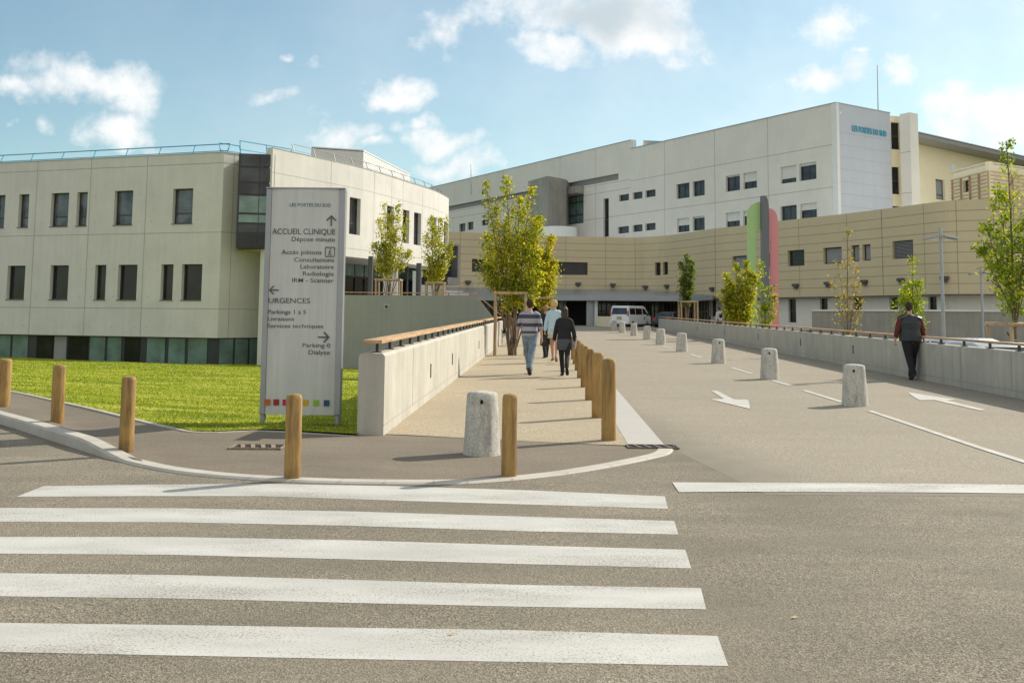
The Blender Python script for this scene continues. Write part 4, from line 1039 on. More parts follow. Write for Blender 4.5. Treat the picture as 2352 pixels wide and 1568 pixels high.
f = MB(); Y = 25.2; f.box((lat(Y, XL+.02), Y, rampz(0,Y)+.5), (.05, .22, 1.02)); 
parapet('long grey concrete parapet right of the ramp lanes, in shade, with a thin wooden handrail', XR, XR+.3, 10.0, 79.5, .875, XR+.02, XR+.16, 1.03, .14, 1.25, [24.5, 29, 35, 42, 50, 59], list(np.arange(12.1, 79, 2.35)), -1)

# ------------------------------------------------------------------ bollards
def wood_bollard():
    return MB().lathe([(.083, -.15), (.083, 0), (.082, .5), (.081, .93), (.076, .965), (.066, .985), (.03, .998), (.001, 1.0)], 28, jit=.012)
wb0 = None
def place_wood(px, py, top, w, label, zb=None):
    global wb0
    g = R(px, py) if zb is None else G(px, py, zb)
    Yc = g.y+.08; X = g.x*(Yc/g.y)
    h = (P(px, top, Yc).z-g.z)
    if wb0 is None:
        wb0 = wood_bollard().build('wooden_bollard', M['bwood'], smooth=True); o = wb0
    else: o = wb0.copy(); C.objects.link(o)
    r = w/F*Yc/2/.083; o.location = (X, Yc, g.z); o.scale = (r, r, h); o.rotation_euler = (random.uniform(-.008,.008), random.uniform(-.008,.008), random.uniform(0, 6))
    return tag(o, label, 'bollard', 'wooden bollards')
place_wood(6, 936.5, 823, 29, 'wooden bollard cut by the left edge of the photo', .11)
place_wood(131, 970.5, 836, 28, 'wooden bollard on the pavement, second from the left edge, in front of the lawn', .11)
place_wood(289.5, 1027, 863, 32.5, 'wooden bollard on the pavement with arched grain, third from the left edge', .095)
place_wood(671.5, 1098, 903, 37, 'wooden bollard at the kerb standing in front of the direction sign', .03)
place_wood(1169, 1095, 903, 35, 'wooden bollard beside the stained concrete bollard on the pavement', .02)
row = [(1398,1013,822,33.5),(1373.5,960.6,808,29),(1355.5,919.6,800,23),(1344,889.7,794,20.5),(1334.5,868.7,788,18.5),(1328,851,782,16),(1322.5,836.5,777,14.5),(1318,825,772,13)]
nm = ['nearest and tallest', 'second', 'third', 'fourth', 'fifth', 'sixth', 'seventh', 'last and farthest']
for (px, py, tp, w_), n_ in zip(row, nm): place_wood(px, py, tp, w_, n_+' wooden bollard in the row along the footpath edge')
cb0 = None
def place_conc(px, py, top, w, label, rz, flat=False):
    global cb0
    g = G(px, py, .008) if flat else R(px, py)
    Yc = g.y+w/F*g.y/2; X = g.x*Yc/g.y; h = P(px, top, Yc).z-g.z; r = w/F*Yc/2
    if cb0 is None:
        cb0 = MB().lathe([(1.0, -.1), (1.0, .01), (.985, .04), (.9, .5), (.83, .88), (.815, .93), (.78, .962), (.6, .985), (.3, .997), (.001, 1.0)], 40, jit=.01).build('concrete_bollard', M['boll'], smooth=True); o = cb0
        hb = MB().lathe([(.085, -.1), (.085, .0), (.001, .001)], 16); hb.v = [(v[0], v[2]-.835+0, v[1]*.42+.845) for v in hb.v]; hb.v = [(x, -.845-(y+.835)*.15 if False else y*1.0-.012, z) for x, y, z in hb.v]
        hb.build('lifting_hole', M['black'], cb0)
    else: o = copy_tree(cb0)
    o.location = (X, Yc, g.z); o.scale = (r, r, h); o.rotation_euler = (0, 0, rz)
    return tag(o, label, 'bollard', 'conical concrete bollards')
place_conc(1106, 1050, 897, 85, 'large stained conical concrete bollard on the pavement at the foot of the footpath', .0, True)
crow = [(1963.5,934,835.5,58,-.35),(1767.8,872,799,43,-.25),(1650.3,835,778,33.5,0),(1566,808,764,27,2),(1517.3,792,754.5,23.5,2),(1486.5,780.5,747.5,18.5,.5),(1456,771,742,16.5,2),(1429,764.5,738.5,15.5,2),(1411,758.5,735.5,14,2)]
nm = ['nearest pale', 'second', 'third', 'fourth', 'fifth', 'sixth', 'seventh', 'eighth', 'farthest']
for (px, py, tp, w_, a_), n_ in zip(crow, nm): place_conc(px, py, tp, w_, n_+' conical concrete bollard in the line dividing the ramp lanes', a_)

# ------------------------------------------------------------------ direction sign
YSG = 13.62
sb_ = P(684, 968, YSG); gz = .03
S = empty('direction_sign', (sb_.x, YSG, gz), 0, 'tall grey direction sign with dark lettering and arrows, standing on the lawn edge', 'sign')
O = Vector(S.location)
def sp_(px, py): return P(px, py, YSG)-O
l_ = sp_(617, 700).x+0; 
TL, TR, BL, BR = sp_(624, 434), sp_(782, 434), sp_(610, 950), sp_(765.5, 954.5)
xl, xr = (TL.x+BL.x)/2, (TR.x+BR.x)/2; zt, zb = (TL.z+TR.z)/2, (BL.z+BR.z)/2
pn = MB(); n = 14
def bul(t): return -.022*(1-(2*t-1)**2)
ring = [(xl+(xr-xl)*i/n, bul(i/n)) for i in range(n+1)]
pn.prism([(x, y) for x, y in ring]+[(xr, .1), (xl, .1)], zb, zt); pn.build('panel', M['signp'], S)
wl = .075
for x0_, x1_ in ((xl-wl, xl-.002), (xr+.002, xr+wl+.01)):
    p_ = MB(); p_.box(((x0_+x1_)/2, .05, (zb+.0+zt)/2), (x1_-x0_, .13, zt-zb)); p_.build('side_post', M['aluc'], S, bevel=.01)
    p_ = MB(); p_.tube([((x0_+x1_)/2, .05, -.2), ((x0_+x1_)/2, .05, zb+.01)], .042, 16); p_.build('foot', M['aluc'], S, smooth=True)
p_ = MB(); p_.box(((xl+xr)/2, .045, zt+.009), (xr-xl+2*wl+.01, .15, .016)); p_.build('cap', M['aluc'], S)
XD = Vector((1, 0, 0))
def line(t, l, r, base, cap, conv=x6, mat='signt'):
    a = sp_(*conv(l, base)); b = sp_(*conv(r, base)); c_ = cap/3.733/1.08844/F*YSG if conv is x6 else cap/2.118/1.08844/F*YSG
    text(S, t, Vector((a.x, -.0235, (a.z+b.z)/2+.0)), c_/.68, M[mat], XD, width=b.x-a.x, ext=.0008, bold=.0)
def boldline(*a, **k): line(*a, **k)
import functools
_old = text
def text(parent, body, loc, size, mat, xdir, **k):
    k['bold'] = size*.004 if k.get('bold', 0) == 0 else k['bold']; return _old(parent, body, loc, size, mat, xdir, **k)
for a in [('LES PORTES DU SUD',282,662,213,31), ('ACCUEIL CLINIQUE',117,704,471,52), ('Dépose minute',298,702,537,41), ('Accès piétons',203,578,657,40), ('Consultations',322,694,727,39),
          ('Laboratoire',380,690,791,38), ('Radiologie',403,690,856,38), ('IRM - Scanner',303,690,918,38), ('URGENCES',83,470,1111,46), ('Parkings 1 à 5',78,432,1212,38), ('Livraisons',76,322,1275,37), ('Services techniques',72,592,1341,36), ('Parking 0',400,657,1522,37)]:
    line(*a, mat='signb' if a[0].startswith('LES') else 'signt')
line('Dialyse', 449, 561, 1113, 22, conv=z2)
def arrow(cx, cy, sz, ang):
    c_ = sp_(*x6(cx, cy)); k = sz/3.733/1.08844/F*YSG; mb = MB(); th = k*.13
    def seg(a, b):
        A_ = Matrix.Rotation(ang, 2); a = A_ @ Vector(a)*k; b = A_ @ Vector(b)*k; mb.beam((c_.x+a.x, -.0238, c_.z+a.y), (c_.x+b.x, -.0238, c_.z+b.y), th, .0015)
    # beam's width axis must lie in the panel plane
    def seg(a, b):
        A_ = Matrix.Rotation(ang, 2); a = (A_ @ Vector(a))*k; b = (A_ @ Vector(b))*k; d = (b-a).normalized(); nn = Vector((-d.y, d.x))*th/2
        q = [a-nn, b-nn, b+nn, a+nn]; mb.add([(c_.x+v.x, -.0245, c_.z+v.y) for v in q], [(0,1,2,3)])
    seg((0,-.5), (0,.42)); 
    for v in mb.v: pass
    seg((-.45,.02), (.045,.5)); 
    mb.v = [(x, y-.0003*0, z) for x, y, z in mb.v]
    q = len(mb.v); seg((.45,.02), (-.045,.5)); mb.v = mb.v[:q]+[(x, y-.0004, z) for x, y, z in mb.v[q:]]; mb.v = [(x, y-.0003, z) if i < 4 else (x, y, z) for i, (x, y, z) in enumerate(mb.v)]
    mb.build('arrow', M['signt'], S)
arrow(668, 345, 98, 0); arrow(134, 990, 88, math.pi/2); arrow(596, 1428, 104, -math.pi/2)
# pedestrian pictogram
a, b = sp_(*x6(613, 592)), sp_(*x6(698, 677)); fr_ = MB(); w_ = b.x-a.x
for q in (((a.x+b.x)/2, a.z, w_, .012), ((a.x+b.x)/2, b.z, w_, .012)): fr_.box((q[0], -.0235, q[1]), (q[2], .002, q[3]))
for xx in (a.x, b.x): fr_.box((xx, -.0235, (a.z+b.z)/2), (.01, .0018, a.z-b.z-.013))
c_ = ((a.x+b.x)/2, (a.z+b.z)/2); k = w_
def st(p, q, th): fr_.beam((c_[0]+p[0]*k, -.0238, c_[1]+p[1]*k), (c_[0]+q[0]*k, -.0238, c_[1]+q[1]*k), .001, th*k)
st((.0,.15), (-.02,-.08), .14); st((-.02,-.08), (.15,-.36), .08); st((-.03,-.08), (-.17,-.36), .08); st((0,.13), (.16,-.02), .06); st((0,.13), (-.14,.0), .06)
fr_.lathe([(.07*k, 0), (.001, .001)], 12); nv = len(fr_.v)-24; fr_.v = fr_.v[:nv]+[(c_[0]+x+.02*k, -.0245-z, c_[1]+y+.28*k) for x, y, z in fr_.v[nv:]]
fr_.build('pictogram', M['signt'], S)
cols = [(.50,.12,.02), (.30,.02,.02), (.50,.01,.10), (.45,.02,.03), (.62,.36,.02), (.28,.45,.03), (.02,.06,.18)]
for x_, c in zip((217,264,312,364,420,475,530), cols):
    a, b = sp_(*z2(x_, 1349+(x_-217)*.016)), sp_(*z2(x_+29, 1381+(x_-217)*.016)); q = MB(); q.box(((a.x+b.x)/2, -.0235, (a.z+b.z)/2), (b.x-a.x, .003, a.z-b.z)); q.build('colour_square', plain('square_paint', c, .5, var=.03), S)

# ------------------------------------------------------------------ trees
def leaves(pts, size, asp=.55):
    n = len(pts); a = rng.normal(size=(n,3)); a /= np.linalg.norm(a, axis=1)[:,None]; b = rng.normal(size=(n,3)); b -= (b*a).sum(1)[:,None]*a; b /= np.linalg.norm(b, axis=1)[:,None]
    s_ = size*rng.uniform(.6, 1.25, n)[:,None]; a *= s_; b *= s_*asp
    c_ = np.cross(a, b); c_ /= np.linalg.norm(c_, axis=1)[:,None]; c_ *= s_*.18
    V = np.stack([pts-a, pts-b+c_, pts+a, pts+b+c_], axis=1); return V
def tree(name, label, base, stems, mat, n, leaf=.06, group=None, seed=1, cat='tree', trunk_r=.035, twig=26, single=False, gap=.0):
    global rng
    r_ = np.random.default_rng(seed); e = empty(name, base, 0, label, cat, group)
    tr_ = MB(); L_ = []
    tot = sum(s_[4] for s_ in stems)
    for (tx, ty, tz, z0, wgt, rad) in stems:
        bx, by = (r_.normal(0, .07), r_.normal(0, .07)) if not single else (0, 0); zs_ = -.1
        if single and L_: q_ = main(min(.8, z0*.85/stems[0][2])); bx, by, zs_ = q_.x, q_.y, q_.z
        K_ = 9; pts = []
        w1, w2 = r_.normal(0, .05, 2)
        for i in range(K_):
            t = i/(K_-1); ex = t**1.15
            pts.append(Vector((bx+(tx-bx)*ex+math.sin(t*5+w1*30)*.03*tz/5, by+(ty-by)*ex+math.cos(t*4+w2*30)*.03*tz/5, zs_+(tz-zs_)*t)))
        tr_.tube(pts, [trunk_r*(1-.82*i/(K_-1))*(1 if not (single and L_) else .45) for i in range(K_)], 7)
        def at(t, pts=pts):
            f_ = t*(K_-1); i = min(K_-2, int(f_)); return pts[i].lerp(pts[i+1], f_-i)
        if not L_: main = at
        m = int(n*wgt/tot); t0 = z0/tz if not (single and L_) else .25
        # twigs carrying the leaves
        nt_ = max(6, int(twig*wgt)); tw_ = []
        for k in range(nt_):
            t = t0+(1-t0)*(k+r_.random())/nt_; env = rad*(math.sin(math.pi*min(1, .13+.87*((t-t0)/(1-t0))**.75))**.7*.9+.12)
            a_ = r_.uniform(0, 2*math.pi); o = at(t); d = Vector((math.cos(a_), math.sin(a_), 0))*env*r_.uniform(.55, 1.05)+Vector((0,0,env*r_.uniform(.3, 1.3)))
            tw_.append((o, o+d*.5+Vector((0,0,-.03*env)), o+d)); tr_.tube(list(tw_[-1]), [.012*trunk_r/.035, .009, .004], 4)
        tw_.append((at(.93), at(.97), at(1))); 
        mm_ = m//len(tw_)
        for (a_, b_, c_) in tw_:
            q = mm_ if r_.random() > gap else int(mm_*.25)
            u = r_.random(q)**.75; A_, B_, C_ = (np.array(v) for v in (a_, b_, c_))
            p = ((1-u)**2)[:,None]*A_+(2*u*(1-u))[:,None]*B_+(u**2)[:,None]*C_
            sg = .07+.11*min(1, (c_-a_).length)*r_.uniform(.7, 1.2); L_.append(p+r_.normal(0, sg, (q,3))*np.array([1,1,.85]))
    tr_.build('trunk', M['bark'], e, smooth=True)
    V = leaves(np.concatenate(L_), leaf); o = fastmesh('crown', V, 4, mat); o.parent = e
    return e
def guard(base, w, h, label, d=None, th=.055, sides=(0,1,2,3), rz=0, rail=.09):
    e = empty('tree_guard', base, rz, label, 'tree guard', 'wooden stake frames around young trees'); d = d or w
    cs = [(-w/2, -d/2), (w/2, -d/2), (w/2, d/2), (-w/2, d/2)]
    for x_, y_ in cs:
        f = MB(); f.tube([(x_, y_, -.1), (x_+.01, y_, h*.5), (x_, y_, h-rail*.5)], th, 10); f.build('stake', M['stake'], e, smooth=True)
    for i in sides:
        a, b = Vector((*cs[i], h)), Vector((*cs[(i+1) % 4], h)); dd = (b-a).normalized()*th*1.4; dz = Vector((0,0,.004*i))
        f = MB(); f.tube([a-dd+dz, b+dd+dz], rail/2+.008, 10); f.build('rail', M['stake'], e, smooth=True)
    return e
def tpx(px, py, Y, base): p = P(px, py, Y); return p.x-base[0], p.z-base[2]
def stems_from(base, Y, tops, z0s, seed, rad):
    r_ = np.random.default_rng(seed); out = []
    for (px, py, w_, *rr) in tops:
        x_, z_ = tpx(px, py, Y, base); out.append((x_, r_.uniform(-.5, .5)*.6, z_, z0s*(.8+.4*r_.random()), w_, rr[0] if rr else rad))
    return out
# footpath trees
b = R(1176, 817); b = (b.x, b.y+.3, b.z)
tree('young_tree', 'bushy yellow-green tree on the footpath inside the nearest wooden frame', b, stems_from(b, b[1], [(1117,421,.8,.36),(1166,410,1.0,.42),(1221,436,.9,.4),(1140,480,1.0,.5),(1192,455,1.1,.5),(1241,495,.7,.36),(1207,535,.9,.55),(1119,540,.7,.42),(1160,530,.8,.55),(1236,575,.8,.45),(1120,610,.6,.45),(1240,630,.6,.4)], 1.75, 3, .5), M['leafA'], 12500, .058, 'trees planted along the footpath', 5, trunk_r=.035, twig=40, gap=.3)
guard((P(1172, 700, b[1]).x, b[1]+.0, b[2]), 1.02, P(1172, 673, b[1]-.5).z-b[2], 'nearest wooden stake frame on the footpath around the bushy tree', th=.05)
b2 = R(1245, 792); b2 = (P(1250, 700, 43.5).x, 43.5, rampz(0, 43.5))
tree('young_tree', 'yellow tree on the footpath behind and right of the nearest framed tree', b2, stems_from(b2, 43.5, [(1266,544,.9,.4),(1234,500,1,.55),(1212,540,.8,.5),(1250,585,1,.6),(1225,570,.9,.6),(1272,600,.6,.35),(1240,610,1,.6)], 1.9, 4, .5), M['leafB'], 9000, .066, 'trees planted along the footpath', 8, trunk_r=.04, twig=34, gap=.25)
guard((P(1241, 700, 43.5).x, 43.5, b2[2]), .95, P(1241, 684, 43).z-b2[2], 'wooden stake frame on the footpath behind the walking people')
# terrace trees
for (cx, ty, by, Y, lb, sd, tops, gl) in ((894,468,680,50.3,'slender green tree on the terrace, the left one of two',11,[(884,470,1),(872,505,.8),(902,495,.8),(919,472,1),(935,505,.7),(860,560,.8),(905,540,.9),(940,580,.6),(880,560,.9)],'wooden stake frame on the terrace under the left slender tree'),
   (1001,497,660,56,'slender green tree on the terrace, the right one beside the corner of the clinic',12,[(990,499,1),(1012,503,1),(1030,500,.7),(976,540,.8),(1002,530,.9),(1037,560,.8),(985,590,.8),(1020,585,.9)],'wooden stake frame on the terrace under the right slender tree')):
    bb = (P(cx, 650, Y).x, Y, 1.85)
    tree('young_tree', lb, bb, stems_from(bb, Y, tops, 1.7, sd, .42), M['leafA'], 4800, .066, 'slender trees on the terrace', sd, trunk_r=.03, twig=24, gap=.2)
    x0_, x1_ = ((864, 922) if sd == 11 else (978, 1023)); guard((P((x0_+x1_)/2, 650, Y).x, Y, 1.85), (x1_-x0_)/F*Y-.12, P(890, 643 if sd == 11 else 649, Y).z-1.85, gl, th=.05)
# trees right of the ramp
bb = (P(1577, 700, 72).x, 72, .42)
tree('young_tree', 'small dark green tree in front of the entrance canopy, between minibus and sculpture', bb, stems_from(bb, 72, [(1577,586,1,.5),(1565,605,.8,.5),(1590,603,.8,.45),(1572,640,.9,.6),(1585,650,.9,.5)], 2.3, 21, .5), M['leafC'], 3000, .09, None, 21, trunk_r=.05)
guard((P(1580, 700, 72).x, 72, .42), 1.15, P(1580, 693, 72).z-.42, 'pale stake frame under the small dark tree by the entrance', th=.06)
bb = (P(1697, 700, 53).x, 53, -.5)
tree('bushy_tree', 'wide bushy yellow-green tree covering the foot of the coloured sculpture', bb, stems_from(bb, 53, [(1667,632,1,.45),(1690,604,1.1,.5),(1712,603,1,.45),(1726,620,.9,.4),(1657,665,.8,.45),(1740,628,.8,.4),(1680,650,1,.6),(1705,660,1,.6),(1725,675,.9,.6),(1690,690,1,.7),(1668,695,.7,.5)], 1.5, 22, .5), M['leafA'], 7200, .085, None, 22, twig=24, gap=.3)
bb = (P(1755, 700, 50).x, 50, -.5)
tree('thin_tree', 'thin loosely leaved tree in front of the pink sculpture panel', bb, stems_from(bb, 50, [(1752,603,.8,.35),(1770,660,.8,.45),(1778,680,.8,.45),(1740,650,.6,.4),(1760,700,.7,.5)], 1.2, 23, .4), M['leafD'], 1500, .075, None, 23, trunk_r=.022, twig=16, gap=.3)
bb = (P(1947, 750, 36).x, 36, -.5)
tree('sparse_tree', 'thin nearly bare tree with few yellow leaves behind the right parapet', bb, stems_from(bb, 36, [(1944,520,1,.28),(1925,600,.5,.3),(1968,610,.5,.3),(1915,640,.5,.35),(1975,650,.6,.35),(1930,680,.4,.35),(1985,690,.5,.35)], 1.4, 24, .4), M['leafE'], 560, .055, None, 24, trunk_r=.03, twig=13, single=True)
bb = (P(2092, 740, 34).x, 34, -.5)
tree('small_tree', 'small leafy green tree rising behind the man in the dark vest', bb, stems_from(bb, 34, [(2091,594,.8,.25),(2080,650,.8,.4),(2102,650,.8,.4),(2088,670,1,.5),(2068,690,.7,.4),(2112,690,.7,.4),(2062,730,.5,.4)], 1.0, 25, .4), M['leafD'], 2300, .055, None, 25, trunk_r=.03, twig=14, single=True)
bb = (P(2336, 780, 27).x, 27, -.5)
tree('street_tree', 'tall green tree at the right edge of the photo tied to a stake frame', bb, [(x_, y_, z_, z0, w_, r_) for (x_, y_, z_, z0, w_, r_) in [(-.1,0,6.9,1.9,1.6,.42),(-.62,.2,4.6,2.3,1,.5),(.55,-.1,5.2,2.2,1,.5),(-.5,-.4,3.9,2.0,1,.5),(.7,.3,3.9,1.9,1,.5),(-.15,.5,5.6,2.6,1,.5),(-.85,.1,4.0,2.4,.7,.3),(.2,-.5,4.8,2.2,1,.5)]], M['leafD'], 4300, .062, None, 26, trunk_r=.055, single=True, twig=13, gap=.25)
pg = P(2322, 741, 26.3); guard((P(2350, 741, 27).x-.0, 27, -.5), 1.3, pg.z+.45, 'grey weathered stake frame with rubber ties at the right edge', th=.05)
f = MB(); f.tube([(bb[0]-.55, 26.4, 1.2), (bb[0]-.25, 26.7, 1.0), (bb[0]+.02, 27, .98)], .025, 6); f.tube([(bb[0]+.5, 26.4, 1.2), (bb[0]+.25, 26.7, .95), (bb[0]+.02, 27, .9)], .025, 6)
tag(f.build('rubber_tie', M['dark']), 'black rubber ties between the tall tree and its stake frame', 'tie')

# ------------------------------------------------------------------ lamps, sculpture
def lamp(px, ptop, Y, hpx, label):
    zb = -.5; a = P(px, 700, Y); e = empty('street_lamp', (a.x, Y, zb), -.15, label, 'street lamp', 'double headed street lamps')
    H_ = P(px, ptop, Y).z-zb; hz_ = P(px, hpx, Y).z-zb
    f = MB(); f.tube([(0,0,0), (0,0,H_)], [.07, .055], 16); f.build('pole', M['galv'], e, smooth=True)
    for s_ in (-1, 1):
        h = MB(); h.box((s_*.36, -.0, .0), (.5, .34, .09)); 
        h.v = [(x, y, z+hz_+(.11 if abs(x) < .2 else 0)*1.0) for x, y, z in h.v]; h.build('lamp_head', M['galv'], e, bevel=.02)
        g_ = MB(); g_.box((s_*.36, 0, hz_-.045), (.4, .22, .016)); g_.build('lens', M['white'], e)
    return e
lamp(2165.5, 523, 38, 549, 'nearer grey street lamp with two flat heads behind the right parapet')
lamp(2256, 612, 53, 630, 'farther grey street lamp partly hidden by the tall tree at right')
SC = empty('sculpture', (0,0,0), 0, 'tall abstract sculpture of green, dark grey and pink rounded panels', 'sculpture')
def slab(name, pl, pts, conv, o0, o1, mat):
    q = [pl.hit(*conv(x_, y_)) for x_, y_ in pts]; q = [(s_, max(z_, -.5)) for s_, z_ in q]; n = len(q); mb = MB()
    vs = [pl.at(s_, z_, o0) for s_, z_ in q]+[pl.at(s_, z_, o1) for s_, z_ in q]
    tri = tessellate_polygon([[Vector((s_, z_, 0)) for s_, z_ in q]]); fs = [tuple(t) for t in tri]+[tuple(i+n for i in t[::-1]) for t in tri]+[(i, (i+1) % n, (i+1) % n+n, i+n) for i in range(n)]
    mb.add(vs, fs); o = mb.build(name, mat, SC); bm = bmesh.new(); bm.from_mesh(o.data); bmesh.ops.recalc_face_normals(bm, faces=bm.faces); bm.to_mesh(o.data); bm.free(); return o
plU = Plan([xy(P(1700, 700, 58)), xy(P(1800, 700, 58.5))])
slab('green_panel', plU, [(392,1700),(390,250),(400,190),(425,148),(465,122),(500,110),(528,106),(528,408),(480,408),(484,1700)], y7, -.15, 0, plain('green_paint', (.40,.60,.25), .5, var=.03))
slab('pink_panel', plU, [(597,174),(630,177),(662,190),(688,212),(706,245),(718,300),(724,900),(735,1700),(604,1700),(604,1100),(640,990),(640,535),(597,535)], y7, -.15, 0, plain('pink_paint', (.74,.28,.29), .5, var=.03))
slab('grey_fin', plU, [(520,48),(550,46),(570,56),(584,85),(594,160),(599,300),(600,1700),(530,1700),(526,700)], y7, .03, .3, plain('grey_paint', (.15,.155,.17), .45, var=.03))

# ------------------------------------------------------------------ vehicles
def prism_x(mb, prof, w0, w1fn, mi=0):
    """profile in (y,z) swept across x with half width depending on z"""
    n = len(prof); vs = []
    xs = (-1, -.93, .93, 1)
    for k in xs:
        for (y, z) in prof:
            hw_ = w1fn(z); sh = 1 if abs(k) < .99 else .985
            cy, cz = w0
            vs.append((k*hw_, cy+(y-cy)*(1 if abs(k) < .99 else .985), cz+(z-cz)*(1 if abs(k) < .99 else .97)))
    fs = []
    for j in range(3):
        for i in range(n):
            i2 = (i+1) % n; fs.append((j*n+i, j*n+i2, (j+1)*n+i2, (j+1)*n+i))
    tri = tessellate_polygon([[Vector((p[0], p[1], 0)) for p in prof]])
    fs += [tuple(t[::-1]) for t in tri]+[tuple(3*n+i for i in t) for t in tri]
    mb.add(vs, fs, mi)
def fixn(o):
    bm = bmesh.new(); bm.from_mesh(o.data); bmesh.ops.recalc_face_normals(bm, faces=bm.faces); bm.to_mesh(o.data); bm.free(); return o
def wheel(e, x, y, r, w=.2):
    t = MB(); t.lathe([(r*.62, -w/2), (r*.93, -w/2), (r, -w/2+.03), (r, w/2-.03), (r*.93, w/2), (r*.62, w/2)], 28); t.v = [(v[2]+x, v[0]+y, v[1]+r) for v in t.v]; wo = t.build('wheel', M['tyre'], e)
    c = MB(); c.lathe([(r*.6, -w*.46), (r*.6, w*.46)], 20); c.v = [(v[2]+x, v[0]+y, v[1]+r) for v in c.v]; c.build('rim', M['galv'], wo)
def vehicle(kind, name, label, loc, rz, paint_):
    e = empty(name, loc, rz, label, 'minibus' if kind == 'van' else 'car')
    b = MB()
    if kind == 'van':
        prof = [(-2.4,.35),(-2.42,.95),(-2.36,1.1),(-2.28,1.85),(-2.15,1.95),(.95,1.97),(1.25,1.88),(2.0,1.12),(2.38,.98),(2.42,.45),(2.35,.3),(-2.3,.3)]
        hwf = lambda z: .95 if z < 1.05 else .95-(z-1.05)*.13
        wl_, win = [(-1.55,.33),(1.5,.33)], True; zc = 1.1
    else:
        prof = [(-2.1,.35),(-2.15,.72),(-2.05,.95),(-1.5,1.0),(-1.05,1.35),(-.6,1.45),(.25,1.45),(.6,1.36),(1.1,.98),(1.95,.85),(2.12,.65),(2.1,.32),(-2.0,.3)]
        hwf = lambda z: .87 if z < .95 else .87-(z-.95)*.42
        wl_ = [(-1.3,.31),(1.35,.31)]; zc = .8
    prism_x(b, prof, (0, zc), hwf); bo = fixn(b.build('body', paint_, e, smooth=True, bevel=.03))
    for y, r in wl_:
        for s_ in (-1, 1): wheel(e, s_*(hwf(.3)-.1), y, r)
    def side_win(pts):
        for s_ in (-1, 1):
            q = [Vector((s_*(hwf(z)*1.0+.004), y, z)) for y, z in pts]; w_ = MB(); w_.add(q, [tuple(range(len(q)))]); w_.add([v-Vector((s_*.012,0,0)) for v in q], [tuple(range(len(q)))[::-1]]); w_.build('side_window', M['glass'], e)
    if kind == 'van':
        side_win([(-2.15,1.18),(-1.0,1.18),(-1.0,1.74),(-2.12,1.74)]); side_win([(-.9,1.18),(.45,1.18),(.45,1.74),(-.9,1.74)]); side_win([(.58,1.2),(1.62,1.2),(1.1,1.7),(.58,1.74)])
        w_ = MB(); w_.add([(-.76,-2.375,1.2),(.76,-2.375,1.2),(.7,-2.315,1.76),(-.7,-2.315,1.76)], [(0,1,2,3)]); w_.build('rear_window', M['glassb'], e)
        w_ = MB(); w_.add([(-.8,1.93,1.22),(.8,1.93,1.22),(.72,1.36,1.82),(-.72,1.36,1.82)], [(0,1,2,3)]); w_.build('windscreen', M['glass'], e)
        for s_ in (-1, 1):
            t = MB(); t.box((s_*.87, -2.42, 1.28), (.1, .06, .5)); t.build('tail_light', M['red'], e, bevel=.01)
            t = MB(); t.box((s_*1.08, 1.35, 1.2), (.14, .1, .25)); t.build('wing_mirror', M['dark'], e, bevel=.02)
        t = MB(); t.box((0, -2.46, .45), (1.86, .12, .22)); t.build('bumper', M['carw'], e, bevel=.03)
        t = MB(); t.box((0, -2.44, .78), (.5, .02, .11)); t.build('number_plate', plain('yellow_plate', (.6,.42,.05), .5), e)
        t = MB(); t.box((0, -2.45, .93), (.42, .03, .07)); t.build('boot_handle', M['dark'], e)
        for s_ in (-1, 1):
            c = MB(); c.lathe([(.13, 0), (.001, .002)], 20); c.v = [(s_*(.955+z), .85+x, .85+y) for x, y, z in c.v]; c.build('emblem', plain('blue_emblem', (.03,.12,.4), .5), e)
    else:
        side_win([(-1.25,.98),(-.1,.98),(-.1,1.36),(-.75,1.34)]); side_win([(0,.98),(.88,.98),(.48,1.32),(0,1.36)])
        w_ = MB(); w_.add([(-.68,-1.5,1.02),(.68,-1.5,1.02),(.62,-1.08,1.36),(-.62,-1.08,1.36)], [(0,1,2,3)]); w_.build('rear_window', M['glassb'], e)
        w_ = MB(); w_.add([(.7,1.04,1.04),(-.7,1.04,1.04),(-.62,.64,1.36),(.62,.64,1.36)], [(0,1,2,3)]); w_.build('windscreen', M['glass'], e)
        for s_ in (-1, 1):
            t = MB(); t.box((s_*.66, -2.13, .82), (.36, .06, .16)); t.build('tail_light', M['red'], e, bevel=.01)
        t = MB(); t.box((0, -2.15, .6), (.5, .03, .11)); t.build('number_plate', M['white'], e)
    return e
vp = P(1426, 745, 89.5); vehicle('van', 'minibus', 'white minibus with dark windows parked in front of the entrance canopy', (vp.x+1.15, 91.6, rampz(0,91)-.08), -.56, M['carw'])
vp = P(1520, 745, 88.5); vehicle('car', 'parked_car', 'dark car with red tail light parked beside the white minibus', (vp.x+1.0, 90.3, rampz(0,90)-.08), -.5, M['card'])
vp = P(2166, 780, 24.5); vehicle('car', 'parked_car', 'white car behind the parapet right of the man, only its roof showing', (vp.x+.75, 25.5, -.5+.12), .1, M['carw'])
vp = P(2282, 790, 22.0); vehicle('car', 'parked_car', 'silver car behind the parapet near the right edge, only its roof showing', (vp.x+.25, 23.0, -.5+.08), .1, M['cars'])
